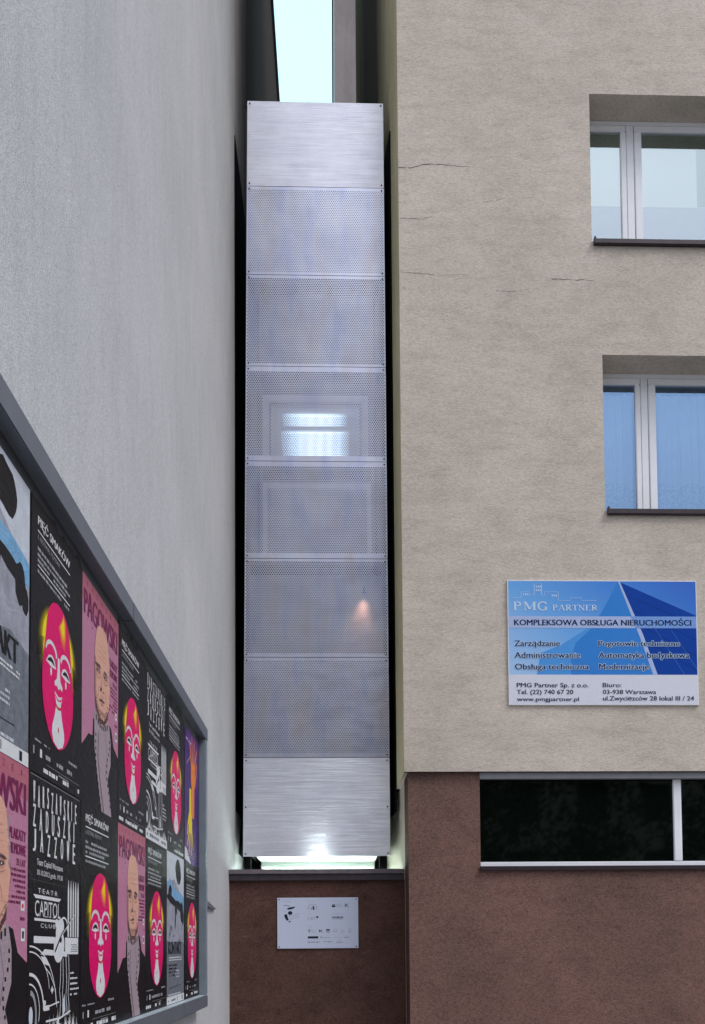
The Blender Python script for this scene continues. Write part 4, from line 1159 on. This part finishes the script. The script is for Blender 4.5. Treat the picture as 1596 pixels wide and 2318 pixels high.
for cx_, cy_, nx, ny in ((302, 112, 3, 1), (302, 140, 3, 1), (205, 172, 3, 1), (422, 180, 3, 1)):
    for i in range(nx):
        b.poly(px([(cx_+i*15, cy_-8), (cx_+i*15+8, cy_-8), (cx_+i*15+8, cy_+8), (cx_+i*15, cy_+8)]), 'sign_logo', 3)
# serif lettering drawn stroke by stroke
def serif(st, x0, x1, yb, yt, k=.17):
    h = yt-yb; n = len(st)
    wd = {'P': .78, 'M': 1.12, 'G': .92, 'A': .92, 'R': .88, 'T': .82, 'N': .92, 'E': .78}
    tot = sum(wd[c] for c in st) + .12*(n-1); s = (x1-x0)/tot; u = x0
    def S(x, y): return (u + x*w_, yb + y*h)
    tk = s*k*1.05; tn = s*.065
    def bar(p, q, t): b.stroke(px([p, q]), t/1445, 'sign_logo', 5)
    def ft(x, y): 
        p = S(x, y); d = s*.17; t = abs(h)*.06
        b.poly(px([(p[0]-d, p[1]-t/2), (p[0]+d, p[1]-t/2), (p[0]+d, p[1]+t/2), (p[0]-d, p[1]+t/2)]), 'sign_logo', 5)
    for c in st:
        w_ = wd[c]*s
        def arcp(cx_, cy_, rx, ry, a0, a1, t, n=10):
            b.stroke(px([S(cx_+rx*cos(a0+(a1-a0)*i/n), cy_+ry*sin(a0+(a1-a0)*i/n)) for i in range(n+1)]), t/1445, 'sign_logo', 5)
        if c in 'PR':
            bar(S(.2, 0), S(.2, 1), tk); ft(.2, .03); ft(.16, .97)
            arcp(.42, .74, .38, .23, -pi/2, pi/2, tk*.8); bar(S(.2, .97), S(.45, .97), tn); bar(S(.2, .51), S(.45, .51), tn)
            if c == 'R': bar(S(.45, .5), S(.92, 0), tk); ft(.92, .03)
        elif c == 'M':
            bar(S(.12, 0), S(.12, 1), tn*1.2); bar(S(.86, 0), S(.86, 1), tk); bar(S(.14, 1), S(.5, .12), tk); bar(S(.5, .12), S(.84, 1), tn)
            ft(.12, .03); ft(.86, .03); ft(.08, .97); ft(.92, .97)
        elif c == 'G':
            arcp(.52, .5, .42, .48, .7, 2*pi-.9, tk*.8, 16); bar(S(.82, .02), S(.82, .42), tk); ft(.80, .42); bar(S(.84, .68), S(.84, .98), tn)
        elif c == 'A':
            bar(S(.08, 0), S(.48, 1), tn); bar(S(.46, 1), S(.88, 0), tk); bar(S(.2, .33), S(.72, .33), tn); ft(.08, .03); ft(.88, .03)
        elif c == 'T':
            bar(S(.5, 0), S(.5, 1), tk); bar(S(.04, .96), S(.96, .96), tn*1.3); ft(.5, .03); bar(S(.06, .76), S(.06, .98), tn*1.2); bar(S(.94, .76), S(.94, .98), tn*1.2)
        elif c == 'N':
            bar(S(.15, 0), S(.15, 1), tn*1.2); bar(S(.15, .98), S(.85, .02), tk); bar(S(.85, 0), S(.85, 1), tn*1.2); ft(.15, .03); ft(.1, .97); ft(.85, .97)
        elif c == 'E':
            bar(S(.22, 0), S(.22, 1), tk); ft(.2, .03); ft(.2, .97); bar(S(.2, .97), S(.86, .97), tn*1.2); bar(S(.2, .03), S(.9, .03), tn*1.2); bar(S(.2, .52), S(.66, .52), tn*1.2)
            bar(S(.86, .78), S(.86, .98), tn*1.2); bar(S(.9, .02), S(.9, .24), tn*1.2)
        u += w_ + .12*s
serif('PMG', 130, 390, 294, 228, .19)
serif('PARTNER', 428, 768, 294, 250, .2)
def T(st, x0, y0, x1, y1, mat, bold=0.0, halo=False):
    (u0, v0), (u1, v1) = px([(x0, y0), (x1, y1)])
    if halo:
        for q, (dx, dy) in enumerate(((-.0022, -.003), (.0022, -.003), (-.0022, .003), (.0022, .003))):
            b.text(st, u0+dx, v0+dy, u1+dx, v1+dy, 'sign_halo', 4.0+.2*q, .03)
    b.text(st, u0, v0, u1, v1, mat, 6, bold)
T('KOMPLEKSOWA OBSŁUGA NIERUCHOMOŚCI', 133, 349, 1484, 408, 'sign_navy', .028)
T('Zarządzanie', 133, 524, 480, 578, 'sign_navy', .028, True)
T('Administrowanie', 133, 612, 632, 657, 'sign_navy', .028, True)
T('Obsługa techniczna', 135, 700, 695, 757, 'sign_navy', .028, True)
T('Pogotowie techniczne', 770, 524, 1392, 578, 'sign_navy', .028, True)
T('Automatyka budynkowa', 770, 612, 1463, 670, 'sign_navy', .028, True)
T('Modernizacje', 773, 700, 1152, 757, 'sign_navy', .028, True)
T('PMG Partner Sp. z o.o.', 146, 846, 690, 890, 'sign_text', .022)
T('Tel. (22) 740 67 20', 146, 898, 574, 941, 'sign_text', .022)
T('www.pmgpartner.pl', 146, 954, 616, 994, 'sign_text', .022)
T('Biuro:', 798, 846, 940, 878, 'sign_text', .022)
T('03-938 Warszawa', 798, 898, 1204, 930, 'sign_text', .022)
T('ul.Zwycięzców 28 lokal III / 24', 798, 946, 1492, 990, 'sign_text', .022)
b.build('lettering', sign)

# ------------------------------------------------------------------ small sponsor plaque on the infill wall
QX0, QX1, QZ0, QZ1 = -0.615, 0.256, 1.604, 2.151
QW, QH = QX1-QX0, QZ1-QZ0
plq = empty('plaque', 'small white metal plaque with rows of dark logos on the brown wall', 'plaque')
b = MB(); b.box(QX0, BY-0.016, QZ0, QX1, BY-0.001, QZ1, 'plaque_white', 0.001); b.build('plate', plq)
for x in (QX0+.021, QX1-.022):
    for z in (QZ0+.018, QZ1-.019):
        b = MB(); b.tube((x, BY-.015, z), (x, BY-.021, z), .0075, .006, 'screw_dark', 8); b.build('screw', plq)
pmap = lambda u, v, L: (QX0 + u*QW, BY-0.0167-0.0005*(L or 0), QZ0 + (1-v)*QH)
b = SB(pmap)
def next_logo():
    global b
    b.build('logo', plq); b = SB(pmap)
def px(pts): return [((x-163)/1272.0, (y-606)/810.0) for x, y in pts]
rnd = random.Random(5)
def gk(x0, y0, x1, h, m='plaque_pale'):
    (u0, v0), (u1, v1) = px([(x0, y0), (x1, y0+h)])
    b.greek(u0, v0, u1, v1-v0, m, 0, rnd, .95)
def rc(x0, y0, x1, y1, m='plaque_ink', L=0): b.poly(px([(x0, y0), (x1, y0), (x1, y1), (x0, y1)]), m, L)
gk(250, 660, 385, 7); gk(640, 660, 740, 7); gk(1025, 660, 1165, 7)
next_logo()
b.stroke(px([(262, 727), (310, 730), (365, 742)]), .008, 'plaque_ink', 0)
b.poly(px([(310, 780), (350, 762), (450, 748), (430, 770), (390, 790), (330, 797)]), 'plaque_ink', 0)
b.poly([(px([(365 + 35*cos(i*pi/8), 850 + 30*sin(i*pi/8))])[0]) for i in range(16)], 'plaque_ink', 0)
b.poly(px([(268, 878), (315, 868), (330, 930), (345, 965), (312, 972), (285, 930)]), 'plaque_ink', 0)
b.poly(px([(338, 990), (365, 972), (375, 985), (350, 1003)]), 'plaque_ink', 0)
b.stroke(px([(262, 740), (255, 765), (270, 782), (300, 790)]), .003, 'plaque_pale', 0)
b.stroke(px([(270, 822), (295, 828)]), .004, 'plaque_grey', 0)
for k, (y, x0, x1) in enumerate(((912, 352, 525), (955, 370, 515))):
    n = 8
    for i in range(n):
        x = x0 + (x1-x0)*i/n; yy = y - 45*i/n
        b.stroke(px([(x, yy), (x+4, yy-20)] if i % 2 else [(x, yy-18), (x+12, yy-14), (x+8, yy)]), .004, 'plaque_grey', 0)
next_logo()
b.stroke([px([(715+68*cos(a), 772+62*sin(a))])[0] for a in [pi*.85 + i*pi*1.3/14 for i in range(15)]], .006, 'plaque_grey', 0)
b.poly(px([(718, 738), (740, 745), (742, 800), (718, 800)]), 'plaque_ink', 0); rc(690, 765, 705, 798, 'plaque_grey'); rc(745, 770, 752, 798, 'plaque_grey')
next_logo()
rc(1020, 735, 1075, 760); rc(1025, 712, 1070, 733, 'plaque_grey')
next_logo()
for y in (711, 731, 748): gk(1088, y, 1188, 5, 'plaque_grey')
next_logo()
for pts in ([(1232, 705), (1232, 760)], [(1245, 732), (1280, 705)], [(1245, 732), (1280, 760)]): b.stroke(px(pts), .009, 'plaque_ink', 0)
next_logo()
gk(640, 865, 700, 7); gk(1020, 865, 1185, 7)
for pts in ([(645, 910), (645, 962), (670, 962)], [(685, 962), (685, 915), (705, 915), (705, 962)], [(722, 962), (722, 915)], [(745, 915), (745, 962)]): b.stroke(px(pts), .004, 'plaque_grey', 0)
next_logo()
b.poly([(px([(790 + 20*cos(i*pi/6), 918 + 15*sin(i*pi/6))])[0]) for i in range(12)], 'plaque_ink', 0)
next_logo()
(u0, v0), (u1, v1) = px([(1020, 910), (1200, 943)])
next_logo()
b.aspect = QH/QW; b.text('AWBUD', u0, v0, u1, v1, 'plaque_ink', 0.3, .05); gk(1020, 957, 1200, 6)
next_logo()
gk(640, 1060, 710, 7)
next_logo()
rc(645, 1112, 685, 1122, 'plaque_grey'); rc(655, 1128, 672, 1168, 'plaque_grey'); rc(640, 1130, 690, 1137, 'plaque_grey')
gk(695, 1128, 755, 9, 'plaque_pale'); gk(695, 1152, 780, 9, 'plaque_pale')
next_logo()
for pts, w_ in (([(824, 1118), (824, 1160)], .010), ([(835, 1140), (862, 1120)], .009), ([(835, 1138), (870, 1160)], .009)): b.stroke(px(pts), w_, 'plaque_ink', 0)
next_logo()
rc(930, 1112, 985, 1135, 'plaque_ink'); gk(930, 1145, 990, 12, 'plaque_grey'); gk(930, 1162, 985, 10, 'plaque_grey')
next_logo()
b.stroke([px([(1070+28*cos(a), 1125+16*sin(a))])[0] for a in [i*2*pi/12 for i in range(13)]], .004, 'plaque_grey', 0); gk(1040, 1150, 1095, 8, 'plaque_grey')
next_logo()
gk(1152, 1130, 1210, 6); gk(1165, 1148, 1220, 6); gk(1150, 1165, 1215, 6)
next_logo()
b.stroke([px([(1300+20*cos(a), 1122+14*sin(a))])[0] for a in [i*2*pi/12 for i in range(13)]], .004, 'plaque_grey', 0); gk(1280, 1155, 1328, 10, 'plaque_grey')
next_logo()
rc(640, 1224, 805, 1258); gk(655, 1240, 775, 6, 'plaque_pale') if False else None
next_logo()
b.poly([(px([(855 + 10*cos(i*pi/4), 1228 + 8*sin(i*pi/4))])[0]) for i in range(8)], 'plaque_grey', 0); gk(835, 1243, 985, 10, 'plaque_grey')
next_logo()
gk(1060, 1243, 1180, 8); gk(1218, 1236, 1308, 14, 'plaque_grey')
next_logo()
rc(640, 1308, 675, 1326, 'plaque_grey'); gk(685, 1310, 832, 15, 'plaque_grey'); gk(885, 1304, 1030, 12, 'plaque_grey'); gk(955, 1330, 1025, 6)
next_logo()
b.stroke([px([(1135+24*cos(a), 1305+16*sin(a))])[0] for a in [pi + i*pi/8 for i in range(9)]], .005, 'plaque_grey', 0); gk(1080, 1318, 1192, 10, 'plaque_grey'); gk(1100, 1338, 1170, 5)
b.build('logo', plq)

# ------------------------------------------------------------------ across the street, seen only as reflections in panels and panes
ten = empty('tenement', 'salmon tenement across the street, mirrored in the metal panels', 'building')
b = MB()
holes = [(-14+3.2*i, 1.0+3.3*j, -12.6+3.2*i, 2.9+3.3*j) for i in range(14) for j in range(3)]
wall_grid(b, -18, 0, 32, 11.5, holes, lambda u, v, d: (-u+12, -26-d, v), 0.25, 'salmon_render', 'salmon_render')
b.quad((-20, -26, 0), (-20, -26, 11.5), (-20, -36, 11.5), (-20, -36, 0), 'salmon_render')
b.quad((30, -26, 0), (30, -36, 0), (30, -36, 11.5), (30, -26, 11.5), 'salmon_render')
b.build('wall', ten)
b = MB()
for h in holes: b.quad(*[(-u+12, -26.2, v) for u, v in ((h[0], h[1]), (h[2], h[1]), (h[2], h[3]), (h[0], h[3]))], 'tenement_glass')
tag(b.build('window', ten), kind='stuff')
b = MB(); b.raw([(-20.4, -25.6, 11.5), (30.4, -25.6, 11.5), (30.4, -36.4, 11.5), (-20.4, -36.4, 11.5), (-20.4, -31, 14.5), (30.4, -31, 14.5)],
                [(0, 4, 5, 1), (2, 5, 4, 3), (0, 3, 4), (1, 5, 2), (0, 1, 2, 3)], 'tile_roof'); b.build('roof', ten)
def tree(x, y, h, seed, label):
    rnd = random.Random(seed)
    t_ = empty('street_tree', label, 'tree', 'trees across the street')
    b = MB(); b.tube((x, y, 0), (x+.1, y, h*.45), .2, .13, 'bark'); 
    for k in range(7):
        a = k*2.4; b.tube((x+.1, y, h*(.3+.05*k)), (x+cos(a)*h*.22, y+sin(a)*h*.22, h*(.5+.06*k)), .08, .025, 'bark', 6)
    b.build('trunk', t_)
    b = MB(); vs_, fs = [], []
    cl = [(x+rnd.gauss(0, h*.16), y+rnd.gauss(0, h*.16), h*rnd.uniform(.32, .98), h*rnd.uniform(.07, .14)) for _ in range(34)]
    for cx_, cy_, cz_, r_ in cl:
        for _ in range(75):
            p = Vector((rnd.gauss(0, 1), rnd.gauss(0, 1), rnd.gauss(0, 1))).normalized()*r_*rnd.random()**.4
            q = Vector((rnd.gauss(0, 1), rnd.gauss(0, 1), rnd.gauss(0, 1))).normalized(); r3 = q.orthogonal().normalized(); s3 = q.cross(r3)
            c = Vector((cx_, cy_, cz_)) + p; l = rnd.uniform(.09, .2)
            k = len(vs_); vs_ += [tuple(c-r3*l), tuple(c-s3*l*.5), tuple(c+r3*l), tuple(c+s3*l*.5)]; fs.append((k, k+1, k+2, k+3))
    b.raw(vs_, fs, 'leaf_green'); b.build('crown', t_)
for i, (x, y, h) in enumerate(((-9, -16, 8.5), (5.6, -15.5, 8), (9.5, -17, 9), (15, -16, 8.5), (21, -16, 9.5))):
    tree(x, y, h, 20+i, 'leafy street tree across the road, mirrored in the dark window')
